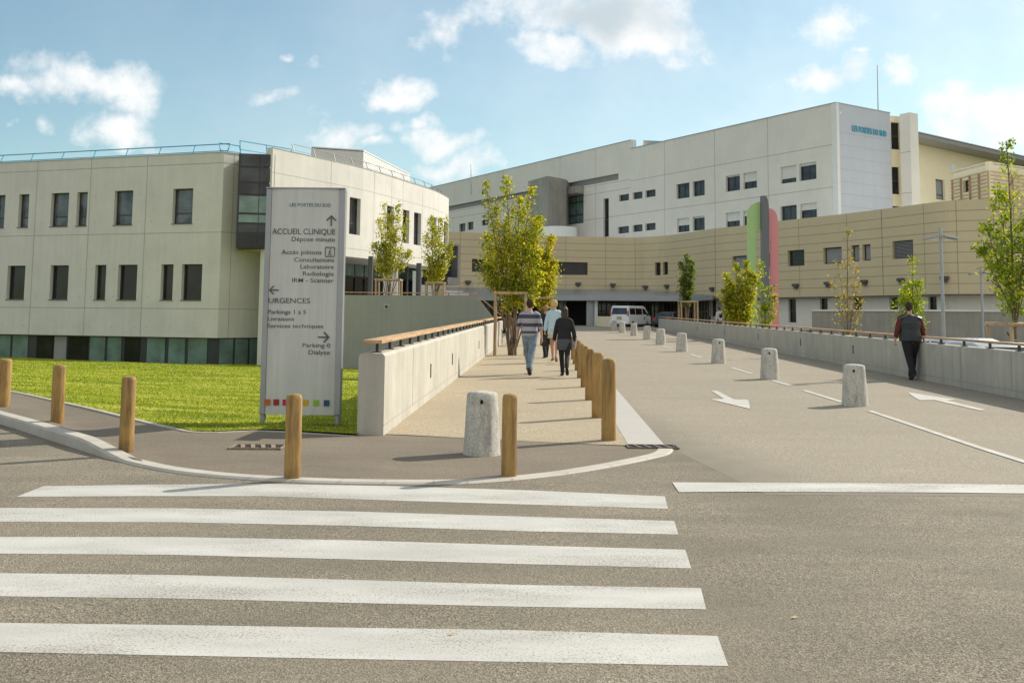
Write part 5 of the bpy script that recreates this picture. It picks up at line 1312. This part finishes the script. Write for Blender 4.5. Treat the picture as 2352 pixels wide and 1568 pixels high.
# ------------------------------------------------------------------ people
def ellring(c, t, rx, ry, n=16, side=Vector((1,0,0))):
    t = t.normalized(); a = side-t*side.dot(t)
    if a.length < .1: a = Vector((0,1,0))-t*t.y
    a.normalize(); b = t.cross(a)
    return [c+a*rx*math.cos(2*math.pi*k/n)+b*ry*math.sin(2*math.pi*k/n) for k in range(n)]
def loft(mb, pts, side=Vector((1,0,0)), n=16, caps=(1, 1)):
    """pts: (centre, rx, ry); rounded ends"""
    P_ = [(Vector(c), rx, ry) for c, rx, ry in pts]
    d0 = (P_[1][0]-P_[0][0]).normalized(); d1 = (P_[-1][0]-P_[-2][0]).normalized()
    full = []
    if caps[0]:
        r = min(P_[0][1], P_[0][2])*.8
        for f_, s_ in ((1, .12), (.8, .6), (.45, .88)): full.append((P_[0][0]-d0*r*f_, P_[0][1]*s_, P_[0][2]*s_))
    full += P_
    if caps[1]:
        r = min(P_[-1][1], P_[-1][2])*.8
        for f_, s_ in ((.45, .88), (.8, .6), (1, .12)): full.append((P_[-1][0]+d1*r*f_, P_[-1][1]*s_, P_[-1][2]*s_))
    b = len(mb.v)
    for i, (c, rx, ry) in enumerate(full):
        t = full[min(i+1, len(full)-1)][0]-full[max(i-1, 0)][0]; mb.v += [tuple(v) for v in ellring(c, t, rx, ry, n, side)]
    m = len(full)
    for i in range(m-1):
        for k in range(n): k2 = (k+1) % n; mb.f.append((b+i*n+k, b+i*n+k2, b+(i+1)*n+k2, b+(i+1)*n+k)); mb.m.append(0)
    mb.f.append(tuple(b+k for k in range(n))[::-1]); mb.f.append(tuple(b+(m-1)*n+k for k in range(n))); mb.m += [0, 0]
def skin(mb, name, mat, parent, voxel=.012, smooth=3):
    me = bpy.data.meshes.new('t'); me.from_pydata(mb.v, [], mb.f); bm = bmesh.new(); bm.from_mesh(me); bmesh.ops.recalc_face_normals(bm, faces=bm.faces); bm.to_mesh(me); bm.free()
    o = bpy.data.objects.new('t', me); C.objects.link(o)
    r = o.modifiers.new('r', 'REMESH'); r.mode = 'VOXEL'; r.voxel_size = voxel
    s_ = o.modifiers.new('s', 'SMOOTH'); s_.iterations = smooth; s_.factor = .5
    dg = bpy.context.evaluated_depsgraph_get(); m2 = bpy.data.meshes.new_from_object(o.evaluated_get(dg)); bpy.data.objects.remove(o)
    m2.shade_smooth(); m2.materials.clear(); m2.materials.append(mat); m2.name = name
    n = bpy.data.objects.new(name, m2); C.objects.link(n); n.parent = parent; return n
SK = plain('skin', (.50,.28,.19), .55, var=.05)
def person(label, H, loc, heading, legs, arms, build=1.0, female=False, lean=.0, head_turn=0, hands=('relax','relax'), cross=.07):
    """legs: ((thigh, knee, toe), ...) right then left; arms: ((swing, bend, splay), ...); angles in degrees, forward positive"""
    s = H/1.75; e = empty('person', loc, heading, label, 'person'); D = math.radians
    J = {'s': s, 'e': e, 'H': H}
    hipz = 0
    L = []
    for k, (th, kn, toe) in enumerate(legs):
        sx = 1 if k == 0 else -1; hip = Vector((sx*.085*s, 0, 0)); a = D(th)
        knee = hip+Vector((-sx*cross*.7, math.sin(a), -math.cos(a)))*.43*s; a2 = D(th-kn); ank = knee+Vector((-sx*cross, math.sin(a2), -math.cos(a2)))*.42*s
        p = D(toe); fd = Vector((sx*.12, math.cos(p), math.sin(p))).normalized(); fn = Vector((0, -math.sin(p), math.cos(p)))
        heel = ank-fd*.045*s-fn*.055*s; ball = ank+fd*.11*s-fn*.06*s; toe_ = ank+fd*.165*s-fn*.062*s
        L.append((hip, knee, ank, heel, ball, toe_, fd, fn))
    low = min(min(l[3].z, l[4].z, l[5].z) for l in L)-.022*s
    up_ = Vector((0, 0, -low)); L = [tuple(v+up_ for v in l[:6])+l[6:] for l in L]; hz = -low
    J['L'] = L; J['hz'] = hz
    def T(x, y, z): return Vector((x*s, y*s+(z-.92)*s*lean, hz+(z-.92)*s))
    J['T'] = T; sw = (.165 if female else .19)*(.5+.5*build) if not female else .165
    Ar = []
    for k, (swg, bend, spl) in enumerate(arms):
        sx = 1 if k == 0 else -1; sh = T(sx*sw/1, 0, 1.385); a = D(swg); o = D(spl)
        d1 = Vector((sx*math.sin(o), math.sin(a), -math.cos(a))).normalized(); el = sh+d1*.285*s
        a2 = D(swg+bend); d2 = Vector((sx*math.sin(o)*.6, math.sin(a2), -math.cos(a2))).normalized(); wr = el+d2*.25*s
        Ar.append((sh, el, wr, d2))
    J['A'] = Ar
    # ---- one continuous body
    b = MB()
    bw = build
    loft(b, [(T(0,0,.86), .13*s*bw, .1*s*bw), (T(0,0,.97), .155*s*bw, .105*s*bw), (T(0,0,1.1), .135*s*bw, .095*s*bw), (T(0,0,1.27), .155*s*bw, .105*s*bw), (T(0,0,1.36), (.15 if female else .165)*s, .088*s), (T(0,0,1.42), .10*s, .07*s), (T(0,.01,1.47), .058*s, .056*s), (T(0,.02,1.56), .05*s, .052*s)])
    for (hip, knee, ank, heel, ball, toe_, fd, fn) in L:
        loft(b, [(hip+Vector((0,0,.03)), .088*s*bw, .09*s*bw), (hip.lerp(knee,.35), .078*s*bw, .08*s*bw), (knee, .052*s, .055*s), (knee.lerp(ank,.3)-Vector((0,.012,0)), .052*s, .056*s), (knee.lerp(ank,.75), .035*s, .036*s), (ank, .031*s, .034*s), (ank-fn*.02*s, .03*s, .03*s)])
        loft(b, [(heel+fn*.025*s, .03*s, .028*s), (ank+fd*.03*s-fn*.035*s, .034*s, .032*s), (ball+fn*.015*s, .043*s, .02*s), (toe_+fn*.012*s, .036*s, .014*s)])
    for k, (sh, el, wr, d2) in enumerate(Ar):
        sx = 1 if k == 0 else -1
        loft(b, [(sh-Vector((sx*.06*s,0,-.03*s)), .045*s, .052*s), (sh, .047*s, .05*s), (sh.lerp(el,.5), .04*s, .043*s), (el, .034*s, .035*s), (el.lerp(wr,.3), .035*s, .035*s), (wr, .022*s, .026*s)])
        side = Vector((0, 1, 0)); fd_ = d2
        palm_n = Vector((sx, 0, 0)); wide = fd_.cross(palm_n).normalized()
        if wide.y < 0: wide = -wide
        kn_ = wr+fd_*.095*s
        loft(b, [(wr, .026*s, .019*s), (wr+fd_*.035*s, .034*s, .017*s), (kn_, .038*s, .015*s)], side=wide)
        for q in range(4):
            off = wide*(.027-.018*q)*s; ln = (.07, .08, .075, .058)[q]*s; curl = (22+6*q)*(1.0 if hands[k] == 'relax' else 2.6)
            c0_ = kn_-fd_*.012*s+off; inn = -palm_n
            d_a = (fd_*math.cos(D(curl*.5))+inn*math.sin(D(curl*.5))); d_b = (fd_*math.cos(D(curl*1.4))+inn*math.sin(D(curl*1.4)))
            c1_ = c0_+d_a*ln*.5; c2_ = c1_+d_b*ln*.5
            loft(b, [(c0_, .0095*s, .0095*s), (c1_, .0088*s, .0088*s), (c2_, .0072*s, .0072*s)], side=wide, n=8)
        t0_ = wr+fd_*.03*s+wide*.028*s; t1_ = t0_+(fd_*.6+wide*.6-palm_n*.25).normalized()*.045*s; t2_ = t1_+(fd_*.9+wide*.1-palm_n*.3).normalized()*.032*s
        loft(b, [(t0_, .012*s, .012*s), (t1_, .0105*s, .0105*s), (t2_, .008*s, .008*s)], n=8)
    R_ = Matrix.Rotation(head_turn, 3, 'Z'); hc = T(0, .025, 1.635)
    hp = lambda x, y, z: hc+R_ @ Vector((x*s, y*s, z*s))
    loft(b, [(hp(0,.025,-.105), .032*s, .035*s), (hp(0,.02,-.075), .052*s, .062*s), (hp(0,.008,-.03), .068*s, .085*s), (hp(0,0,.02), .074*s, .095*s), (hp(0,-.004,.06), .068*s, .088*s), (hp(0,-.004,.085), .05*s, .066*s)])
    loft(b, [(hp(0,.088,.015), .008*s, .01*s), (hp(0,.106,-.02), .013*s, .013*s)], n=8)                       # nose
    loft(b, [(hp(-.02,.085,-.055), .007*s, .007*s), (hp(.02,.085,-.055), .007*s, .007*s)], n=8, side=Vector((0,0,1)))  # lips
    for sx in (-1, 1):
        loft(b, [(hp(sx*.073,-.005,.02), .007*s, .016*s), (hp(sx*.076,-.002,-.015), .006*s, .011*s)], n=8)         # ears
        loft(b, [(hp(sx*.03,.086,.028), .010*s, .006*s), (hp(sx*.034,.084,.028), .010*s, .006*s)], n=8)          # brow ridge over the eye
    J['hp'] = hp
    skin(b, 'body', SK, e, .0085, 2)
    for sx in (-1, 1):
        ey = MB(); c = hp(sx*.03, .083, .008); ey.lathe([(.001,-.011*s),(.008*s,-.008*s),(.011*s,0),(.008*s,.008*s),(.001,.011*s)], 10, tuple(c)); ey.build('eye', M['white'], e, smooth='all')
    return J
def shirt(J, mat, z0=.9, sleeve=1.0, puff=.0, name='shirt', sleeves=True, flare=1.0, bw=1.0, collar=True):
    T, s, e = J['T'], J['s'], J['e']; b = MB(); g = .014+puff
    loft(b, [(T(0,0,z0), (.165*bw*flare+g)*s, (.118*bw*flare+g)*s), (T(0,0,(z0+1.1)/2), (.158*bw*(1+(flare-1)*.4)+g)*s, (.112*bw+g)*s), (T(0,0,1.12), (.142*bw+g)*s, (.1*bw+g)*s), (T(0,0,1.27), (.163*bw+g)*s, (.108*bw+g)*s), (T(0,0,1.36), (.162*min(bw,1.1)+g)*s, (.09+g)*s), (T(0,0,1.415), (.115*min(bw,1.1)+g)*s, (.075+g)*s)]+([(T(0,.005,1.462), (.066+g*.5)*s, (.06+g*.5)*s)] if collar else []), caps=(0, 0))
    if sleeves: arms_(J, b, sleeve, g)
    return skin(b, name, mat, e, .0105, 3)
def arms_(J, b, sleeve, g, r=1.0):
    s = J['s']
    for k, (sh, el, wr, d2) in enumerate(J['A']):
        sx = 1 if k == 0 else -1
        pts = [(sh-Vector((sx*.07*s,0,-.03*s)), (.048*r+g)*s, (.055*r+g)*s), (sh+Vector((-sx*.008,0,0)), (.048*r+g)*s, (.053*r+g)*s), (sh.lerp(el,.55), (.042*r+g)*s, (.045*r+g)*s)]
        if sleeve <= .5: pts[-1] = (sh.lerp(el, sleeve*2), *pts[-1][1:])
        else: pts += [(el, (.037*r+g)*s, (.038*r+g)*s), (el.lerp(wr, (sleeve-.5)*2), (.03*r+g)*s, (.031*r+g)*s)]
        loft(b, pts, caps=(1, 0))
def trousers(J, mat, name='trousers', g=.014, w=1.0, hem=.04, bw=1.0, zt=.98):
    T, s, e = J['T'], J['s'], J['e']; b = MB()
    loft(b, [(T(0,0,zt), (.148*bw+g)*s, (.104*bw+g)*s), (T(0,0,.93), (.158*bw+g)*s, (.115*bw+g)*s), (T(0,-.005,.86), (.15*bw+g)*s, (.11*bw+g)*s), (T(0,0,.82), .10*s, .075*s)], caps=(0, 1))
    for (hip, knee, ank, heel, ball, toe_, fd, fn) in J['L']:
        loft(b, [(hip+Vector((0,0,.02)), (.09*bw+g)*s, (.095*bw+g)*s), (hip.lerp(knee,.4), (.079*bw+g)*s, (.083*bw+g)*s), (knee, (.055*w+g)*s, (.058*w+g)*s), (knee.lerp(ank,.35)-Vector((0,.01,0)), (.052*w+g)*s, (.056*w+g)*s), (ank+Vector((0,0,hem)), (.044*w+g)*s, (.048*w+g)*s), (ank+Vector((0,0,hem-.06)) if w > .9 else ank+Vector((0,0,hem-.01)), (.047*w+g)*s, (.054*w+g)*s)], caps=(1, 0))
    return skin(b, name, mat, e, .0105, 3)
def shoes(J, mat, g=.008, heel=0, low=False):
    s, e = J['s'], J['e']
    for (hip, knee, ank, h, ball, toe_, fd, fn) in J['L']:
        b = MB(); up = .0 if low else .03
        loft(b, [(h+fn*.02*s-fd*.01*s, (.032+g)*s, (.03+g)*s), (ank+fd*.03*s-fn*(.042 if low else .03)*s, (.035+g)*s, (.026+g+up*.4)*s), (ball+fn*.012*s, (.044+g)*s, (.022+g)*s), (toe_+fn*.008*s+fd*.02*s, (.034+g)*s, (.014+g)*s)])
        if heel: loft(b, [(h+fn*.0*s, .012*s, .012*s), (h-fn*.03*s, .009*s, .009*s)], n=8)
        skin(b, 'shoe', mat, e, .009, 1)
def skirt(J, mat, zt, zb, flare=1.0, name='skirt', g=.022):
    T, s, e = J['T'], J['s'], J['e']; b = MB()
    loft(b, [(T(0,0,zt), (.14+g)*s, (.1+g)*s), (T(0,0,.92), (.165+g)*s, (.125+g)*s), (T(0,0,(.92+zb)/2), (.168*flare+g)*s, (.13*flare+g)*s), (T(0,0,zb), (.165*flare+g)*s, (.135*flare+g)*s)], caps=(0, 0))
    return skin(b, name, mat, e, .0105, 3)
def hair(J, mat, long=0, vol=0.0):
    hp, s, e = J['hp'], J['s'], J['e']; b = MB(); v = vol
    loft(b, [(hp(0,-.03,-.075), (.04+v)*s, (.035+v)*s), (hp(0,-.022,-.04), (.066+v)*s, (.066+v)*s), (hp(0,-.016,.01), (.079+v)*s, (.084+v)*s), (hp(0,-.004,.045), (.079+v)*s, (.098+v)*s), (hp(0,-.002,.078-v*.5), (.064+v)*s, (.08+v)*s)])
    if long: loft(b, [(hp(0,-.03,.02), (.075+v)*s, (.065+v)*s), (hp(0,-.05,-.05), (.08+v)*s, (.05+v)*s), (hp(0,-.062,-.05-long*.55), (.082+v)*s, (.035+v)*s), (hp(0,-.07,-.05-long), (.06+v)*s, (.024+v)*s)])
    o = skin(b, 'hair', mat, e, .009, 1)
    r_ = np.random.default_rng(3)
    for vt in o.data.vertices: vt.co += Vector(r_.normal(0, .0035, 3))
    return o
def fabric(name, col, var=.12, rough=.92, scale=14):
    m, nt, b = nodes(name); v = coords(nt); c = ramp(nt, noise(nt, v, scale, 4), [(.3, mul(col, 1-var)), (.7, mul(col, 1+var))])
    nt.links.new(c, b.inputs['Base Color']); b.inputs['Roughness'].default_value = rough; bump(nt, b, noise(nt, coords(nt, (1,1,.45)), 9, 3), .6, .03); return m
jean = fabric('washed_denim', (.16,.215,.27), .3, scale=7); blk = fabric('black_cloth', (.014,.014,.016)); 
def on(px, py): g = R(px, py); return g
# man in striped shirt, seen from behind in mid stride
g = on(1217, 861); hH = P(1217, 687, g.y).z-g.z
J = person('man in grey and navy striped shirt and washed jeans walking up the footpath', hH, (P(1216,861,g.y+.1).x, g.y+.1, g.z), -.02, ((-20,12,-30),(17,4,8)), ((-18,16,11),(20,20,14)), build=1.08, cross=.13)
hgt = J['H']; shm = stripes('striped_knit', (.5*hgt, .87*hgt), [(.34,.33,.35),(.06,.065,.10),(.36,.34,.36),(.055,.06,.095),(.35,.33,.36),(.05,.055,.09),(.33,.33,.38)], [0,.123,.21,.36,.49,.66,.80])
shirt(J, shm, z0=.90, sleeve=.62, bw=1.1, puff=.006); trousers(J, jean, 'jeans', bw=1.06, w=1.15, g=.018); shoes(J, fabric('dark_leather', (.03,.025,.022))); hair(J, fabric('brown_hair', (.055,.028,.016), .3, scale=60), vol=.004)
# blonde woman
g = on(1272, 833.5); hH = P(1272, 694, g.y).z-g.z
J = person('blonde woman in pale blue jacket and beige skirt walking with a black bag', hH, (P(1273,833,g.y).x, g.y, g.z+.03), 0, ((-16,12,-30),(15,3,-12)), ((12,12,10),(4,6,14)), female=True, build=.95, hands=('relax','grip'))
shirt(J, fabric('pale_blue_cloth', (.42,.56,.64), .05), z0=.78, sleeve=.97, puff=.012, flare=1.08, name='jacket'); skirt(J, fabric('beige_cloth', (.50,.46,.36), .06), .95, .66, 1.0); shoes(J, fabric('tan_leather', (.30,.16,.10)), g=.003, heel=1, low=True); hair(J, fabric('blonde_hair', (.62,.43,.20), .25, scale=60), vol=.016)
hw__ = J['e'].matrix_world
sh, el, wr, d2 = J['A'][1]; hb_ = Vector(J['e'].location)+wr+d2*.1
B_ = empty('handbag', (hb_.x+.02, hb_.y, hb_.z-.36), .3, 'black leather handbag held in the blonde woman\'s left hand', 'handbag')
q = MB(); loft(q, [((0,0,.03), .12, .06), ((0,0,.12), .15, .07), ((0,0,.22), .13, .055), ((0,0,.27), .10, .03)]); skin(q, 'bag', fabric('black_leather', (.012,.012,.012), .3, .45), B_, .01, 2)
q = MB(); q.tube([(-.08,0,.26), (-.07,0,.33), (0,0,.37), (.07,0,.33), (.08,0,.26)], .008, 8); q.build('handle', blk, B_, smooth=True)
# dark haired woman
g = on(1297, 864.5); hH = P(1297, 704.5, g.y).z-g.z
J = person('dark-haired woman in black jacket, grey skirt and black leggings walking beside the bollards', hH, (P(1296,864,g.y).x, g.y, g.z), .0, ((-20,30,-58),(13,3,-2)), ((-8,12,15),(14,10,12)), female=True, build=.95, hands=('grip','relax'))
shirt(J, fabric('black_jacket', (.016,.015,.019)), z0=.93, sleeve=.95, puff=.006, flare=1.02, name='jacket'); trousers(J, blk, 'leggings', g=.009, w=1.0, hem=.05); skirt(J, fabric('grey_skirt', (.07,.078,.088), .1), .97, .66, 1.06); shoes(J, blk, g=.004, low=True); hair(J, fabric('dark_hair', (.045,.026,.017), .3, .5, 60), long=.13, vol=.009)
sh, el, wr, d2 = J['A'][0]; hb_ = Vector(J['e'].location)+wr+d2*.09
q = MB(); q.box((0,0,0), (.012, .22, .32)); o = q.build('folder', plain('pale_paper', (.66,.60,.62), .8)); o.location = (hb_.x-.02, hb_.y, hb_.z+.1); o.rotation_euler = (.15, .1, .25); tag(o, 'pale paper folder carried in the dark-haired woman\'s right hand', 'folder')
# person in black ahead of them
gy = 32.5; gz_ = rampz(0, gy); hp_ = P(1254, 702, gy)
J = person('person in black with short fair hair, mostly hidden behind the blonde woman', hp_.z-gz_, (hp_.x, gy, gz_), 0, ((12,6,6),(-12,10,-14)), ((8,10,9),(-6,10,9)))
shirt(J, blk, z0=.9, sleeve=.97, puff=.008, name='jacket'); trousers(J, blk); shoes(J, blk); hair(J, fabric('fair_hair', (.36,.22,.10), .3, scale=60), vol=.002)
# small person in brown behind the tree
gy = 44.6; gz_ = rampz(0, gy); hp_ = P(1168, 717, gy)
J = person('small person with long brown hair and brown jacket, half hidden by the tree stems', hp_.z-gz_, (hp_.x, gy, gz_), 0, ((10,6,6),(-12,10,-14)), ((12,10,9),(-6,10,14)), female=True)
shirt(J, fabric('brown_jacket', (.16,.10,.06)), z0=.88, sleeve=.97, puff=.014, name='jacket'); trousers(J, fabric('pale_trousers', (.52,.52,.54))); shoes(J, blk); hair(J, fabric('brown_long_hair', (.26,.16,.08), .3, scale=60), long=.14, vol=.01)
# man by the right parapet
g = on(2094, 872); hH = P(2092, 695.5, g.y).z-g.z
J = person('stocky man in black vest over dark red sleeves walking beside the right parapet', hH, (P(2093.5,872,g.y+.05).x, g.y+.05, g.z), -.12, ((10,5,4),(-13,14,-22)), ((6,16,17),(-4,18,16)), build=1.2, hands=('grip','grip'), head_turn=-.25)
b = MB(); arms_(J, b, .84, .018, 1.15); T = J['T']; s = J['s']; loft(b, [(T(0,0,1.2), .15*s, .1*s), (T(0,0,1.35), .165*s, .085*s), (T(0,0,1.43), .08*s, .07*s)]); skin(b, 'sweater', fabric('dark_red_wool', (.12,.022,.02)), J['e'], .0105, 3)
shirt(J, fabric('black_quilted', (.022,.026,.028), .2, .55, 8), z0=.86, sleeves=False, puff=.035, name='vest', bw=1.25)
b = MB(); 
for k in (-1, 1): loft(b, [(T(k*.06,0,1.425), .05*s, .10*s), (T(k*.15,0,1.405), .05*s, .11*s), (T(k*.235,0,1.37), .045*s, .10*s)], side=Vector((0,0,1)))
skin(b, 'shoulder_yoke', fabric('vest_yoke', (.05,.055,.06), .1, .4), J['e'], .0105, 3)
trousers(J, blk, bw=1.2, w=1.15, g=.02, zt=1.03); shoes(J, fabric('brown_leather', (.06,.035,.025))); hair(J, fabric('grey_brown_hair', (.05,.034,.024), .3, scale=60), vol=.001)
# two far figures by the entrance
for px, py, lb, c1, c2 in ((1652, 706, 'tiny far person in white shirt with dark backpack by the entrance door', (.5,.5,.52), (.03,.03,.05)), (1672, 709, 'tiny far person in dark clothes right of the one in white', (.03,.03,.03), (.05,.04,.05))):
    gy = 66; hp_ = P(px, py, gy)
    J = person(lb, hp_.z-.42, (hp_.x, gy, .42), .4, ((8,4,4),(-8,8,-8)), ((6,10,10),(-6,10,10)))
    shirt(J, fabric('far_shirt', c1), name='shirt'); trousers(J, fabric('far_trousers', c2)); shoes(J, blk); hair(J, fabric('far_hair', (.02,.015,.012)), vol=.004)
    if c1[0] > .2:
        q = MB(); T = J['T']; loft(q, [(T(0,-.17,1.12), .13, .07), (T(0,-.17,1.38), .11, .05)]); tagb = skin(q, 'backpack', blk, None, .02, 2); tagb.location = (hp_.x, gy, .42); tagb.rotation_euler = (0, 0, .4); tag(tagb, 'small dark backpack on the far person in white', 'backpack')
# ------------------------------------------------------------------ daylight
SAZ = math.atan2(.82, .57); SEL = math.radians(35)      # azimuth measured from +Y towards +X
sdir = Vector((math.sin(SAZ)*math.cos(SEL), math.cos(SAZ)*math.cos(SEL), math.sin(SEL)))
sl = bpy.data.lights.new("sun", 'SUN'); sl.energy = 4.2; sl.angle = math.radians(.53); sl.color = (1, .93, .80)
so = bpy.data.objects.new("sun", sl); scene.collection.objects.link(so); so.rotation_euler = sdir.to_track_quat('Z', 'Y').to_euler()
w = bpy.data.worlds.new("World"); scene.world = w; w.use_nodes = True; nt = w.node_tree
bg = nt.nodes['Background']; bg.inputs[1].default_value = .11
sky = nt.nodes.new('ShaderNodeTexSky'); sky.sky_type = 'NISHITA'; sky.sun_disc = False; sky.sun_elevation = SEL; sky.sun_rotation = SAZ
sky.air_density = 1.0; sky.dust_density = .8; sky.ozone_density = .8
tc = nt.nodes.new('ShaderNodeTexCoord'); sp = nt.nodes.new('ShaderNodeSeparateXYZ'); nt.links.new(tc.outputs['Generated'], sp.inputs[0])
def MA(op, a, b=None, c=None):
    n = nt.nodes.new('ShaderNodeMath'); n.operation = op
    for i, v in enumerate((a, b, c)):
        if v is None: continue
        if isinstance(v, (int, float)): n.inputs[i].default_value = v
        else: nt.links.new(v, n.inputs[i])
    return n.outputs[0]
yc = MA('MAXIMUM', sp.outputs[1], .05)
U = MA('DIVIDE', sp.outputs[0], yc); Vv = MA('DIVIDE', sp.outputs[2], yc)
cv = nt.nodes.new('ShaderNodeCombineXYZ'); nt.links.new(U, cv.inputs[0]); nt.links.new(Vv, cv.inputs[1])
# cumulus banks: direction of each bank, its half width and half height (photo pixels), turned into sky directions
banks = [(200,185,165,48,1.0),(80,150,70,40,.6),(30,210,60,28,.9),(250,295,75,40,.95),(350,325,50,25,.7),(105,285,22,22,.5),(25,292,22,12,.5),
 (800,285,62,34,.9),(850,318,45,20,.8),(905,205,85,30,.9),(1035,52,66,46,.85),(1390,25,250,90,1.05),(1285,120,85,45,1.0),(1580,60,80,70,.6),
 (1030,320,80,36,.95),(1025,385,90,36,.95),(990,278,34,18,.6),(925,290,40,18,.5),(1905,180,88,42,1.0),(2030,182,45,36,.85),(1975,140,20,18,.5),
 (2190,270,105,52,1.0),(2310,265,90,62,1.1),(2260,178,26,16,.5),(1905,50,110,60,.42),(2215,35,60,60,.42),(625,236,60,20,.55),(660,130,18,10,.6),(718,155,32,18,.6),(2450,100,90,40,.5)]
field = None
n1 = nt.nodes.new('ShaderNodeTexNoise'); n1.inputs['Scale'].default_value = 11; n1.inputs['Detail'].default_value = 9; n1.inputs['Roughness'].default_value = .64
wr = nt.nodes.new('ShaderNodeTexNoise'); wr.inputs['Scale'].default_value = 14; wr.inputs['Detail'].default_value = 4
nt.links.new(cv.outputs[0], n1.inputs['Vector']); nt.links.new(cv.outputs[0], wr.inputs['Vector'])
wv = nt.nodes.new('ShaderNodeVectorMath'); wv.operation = 'MULTIPLY_ADD'; nt.links.new(wr.outputs['Color'], wv.inputs[0]); wv.inputs[1].default_value = (.10, .085, 0); nt.links.new(cv.outputs[0], wv.inputs[2])
off = nt.nodes.new('ShaderNodeVectorMath'); off.operation = 'SUBTRACT'; nt.links.new(wv.outputs[0], off.inputs[0]); off.inputs[1].default_value = (.05, .0425, 0)
under = None
for (px, py, rx, ry, s) in banks:
    d = ray(px, py); u, vv = d.x/d.y, d.z/d.y; ru, rv = rx/F*1.65, ry/F*1.65
    mp = nt.nodes.new('ShaderNodeMapping'); mp.vector_type = 'TEXTURE'; mp.inputs['Location'].default_value = (u, vv, 0); mp.inputs['Scale'].default_value = (ru, rv, 1)
    nt.links.new(off.outputs[0], mp.inputs[0])
    ln = nt.nodes.new('ShaderNodeVectorMath'); ln.operation = 'LENGTH'; nt.links.new(mp.outputs[0], ln.inputs[0])
    bl = MA('MULTIPLY', MA('SUBTRACT', 1.0, ln.outputs['Value']), s)
    field = bl if field is None else MA('SMOOTH_MAX', field, bl, .15)
    if (px, py) in ((1390, 25),):
        under = bl
# unseen bright clouds behind the viewer, added to fill the shaded facades
n3 = nt.nodes.new('ShaderNodeTexNoise'); n3.inputs['Scale'].default_value = 3.2; n3.inputs['Detail'].default_value = 7; nt.links.new(tc.outputs['Generated'], n3.inputs['Vector'])
beh = MA('MULTIPLY', MA('SUBTRACT', n3.outputs['Fac'], .5), MA('GREATER_THAN', .3, sp.outputs[1]))
dens_ = MA('ADD', MA('MULTIPLY', field, 1.0), MA('MULTIPLY', MA('SUBTRACT', n1.outputs['Fac'], .5), 2.1))
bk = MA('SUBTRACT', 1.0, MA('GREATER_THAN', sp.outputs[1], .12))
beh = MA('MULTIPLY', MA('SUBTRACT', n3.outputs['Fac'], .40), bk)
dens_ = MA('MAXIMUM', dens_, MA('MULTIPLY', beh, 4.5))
mr = nt.nodes.new('ShaderNodeMapRange'); mr.interpolation_type = 'SMOOTHSTEP'; mr.inputs[1].default_value = -.04; mr.inputs[2].default_value = .85; nt.links.new(dens_, mr.inputs[0])
hor = nt.nodes.new('ShaderNodeMapRange'); hor.inputs[1].default_value = -.02; hor.inputs[2].default_value = .05; nt.links.new(sp.outputs[2], hor.inputs[0])
cfac = MA('MULTIPLY', MA('MULTIPLY', mr.outputs[0], hor.outputs[0]), .93)
vl = nt.nodes.new('ShaderNodeMapRange'); vl.interpolation_type = 'SMOOTHSTEP'; vl.inputs[1].default_value = -.95; vl.inputs[2].default_value = .45; nt.links.new(U, vl.inputs[0])
vn = nt.nodes.new('ShaderNodeTexNoise'); vn.inputs['Scale'].default_value = 4; vn.inputs['Detail'].default_value = 6; nt.links.new(off.outputs[0], vn.inputs['Vector'])
veil = MA('MULTIPLY', MA('MULTIPLY', vl.outputs[0], MA('ADD', vn.outputs['Fac'], -.12)), .75)   # thin high cirrus, thickest towards the sun
cfac = MA('MAXIMUM', cfac, MA('MINIMUM', veil, .5))
cr_ = nt.nodes.new('ShaderNodeValToRGB'); e = cr_.color_ramp.elements; e[0].position = .3; e[0].color = (6.0, 6.5, 6.8, 1); e[1].position = .62; e[1].color = (8.2, 8.1, 7.9, 1)
nt.links.new(n1.outputs['Fac'], cr_.inputs[0])
um = nt.nodes.new('ShaderNodeMapRange'); um.interpolation_type = 'SMOOTHSTEP'; um.inputs[1].default_value = .42; um.inputs[2].default_value = 1.0; nt.links.new(under, um.inputs[0])
mu = nt.nodes.new('ShaderNodeMix'); mu.data_type = 'RGBA'; nt.links.new(um.outputs[0], mu.inputs[0]); nt.links.new(cr_.outputs[0], mu.inputs[6]); mu.inputs[7].default_value = (4.6, 5.2, 5.5, 1)
# thin bright haze between the clouds
hz = nt.nodes.new('ShaderNodeMix'); hz.data_type = 'RGBA'; hz.inputs[0].default_value = .0
tint = nt.nodes.new('ShaderNodeMix'); tint.data_type = 'RGBA'; tint.blend_type = 'MULTIPLY'; tint.inputs[0].default_value = 1; tint.inputs[7].default_value = (.86, 1.04, .96, 1)
nt.links.new(sky.outputs[0], tint.inputs[6])
mx = nt.nodes.new('ShaderNodeMix'); mx.data_type = 'RGBA'
bc = nt.nodes.new('ShaderNodeMix'); bc.data_type = 'RGBA'; nt.links.new(bk, bc.inputs[0]); nt.links.new(mu.outputs[2], bc.inputs[6]); bc.inputs[7].default_value = (8.2, 7.8, 7.1, 1); mu = bc  # warm white of the added fill clouds behind the viewer
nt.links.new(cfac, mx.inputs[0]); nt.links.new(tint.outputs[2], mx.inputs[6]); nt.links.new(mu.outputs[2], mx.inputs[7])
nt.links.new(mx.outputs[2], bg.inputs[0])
scene.view_settings.view_transform = 'Standard'; scene.view_settings.look = 'None'; scene.view_settings.exposure = .32; scene.view_settings.gamma = 1
scene.cycles.max_bounces = 6; scene.cycles.use_denoising = True
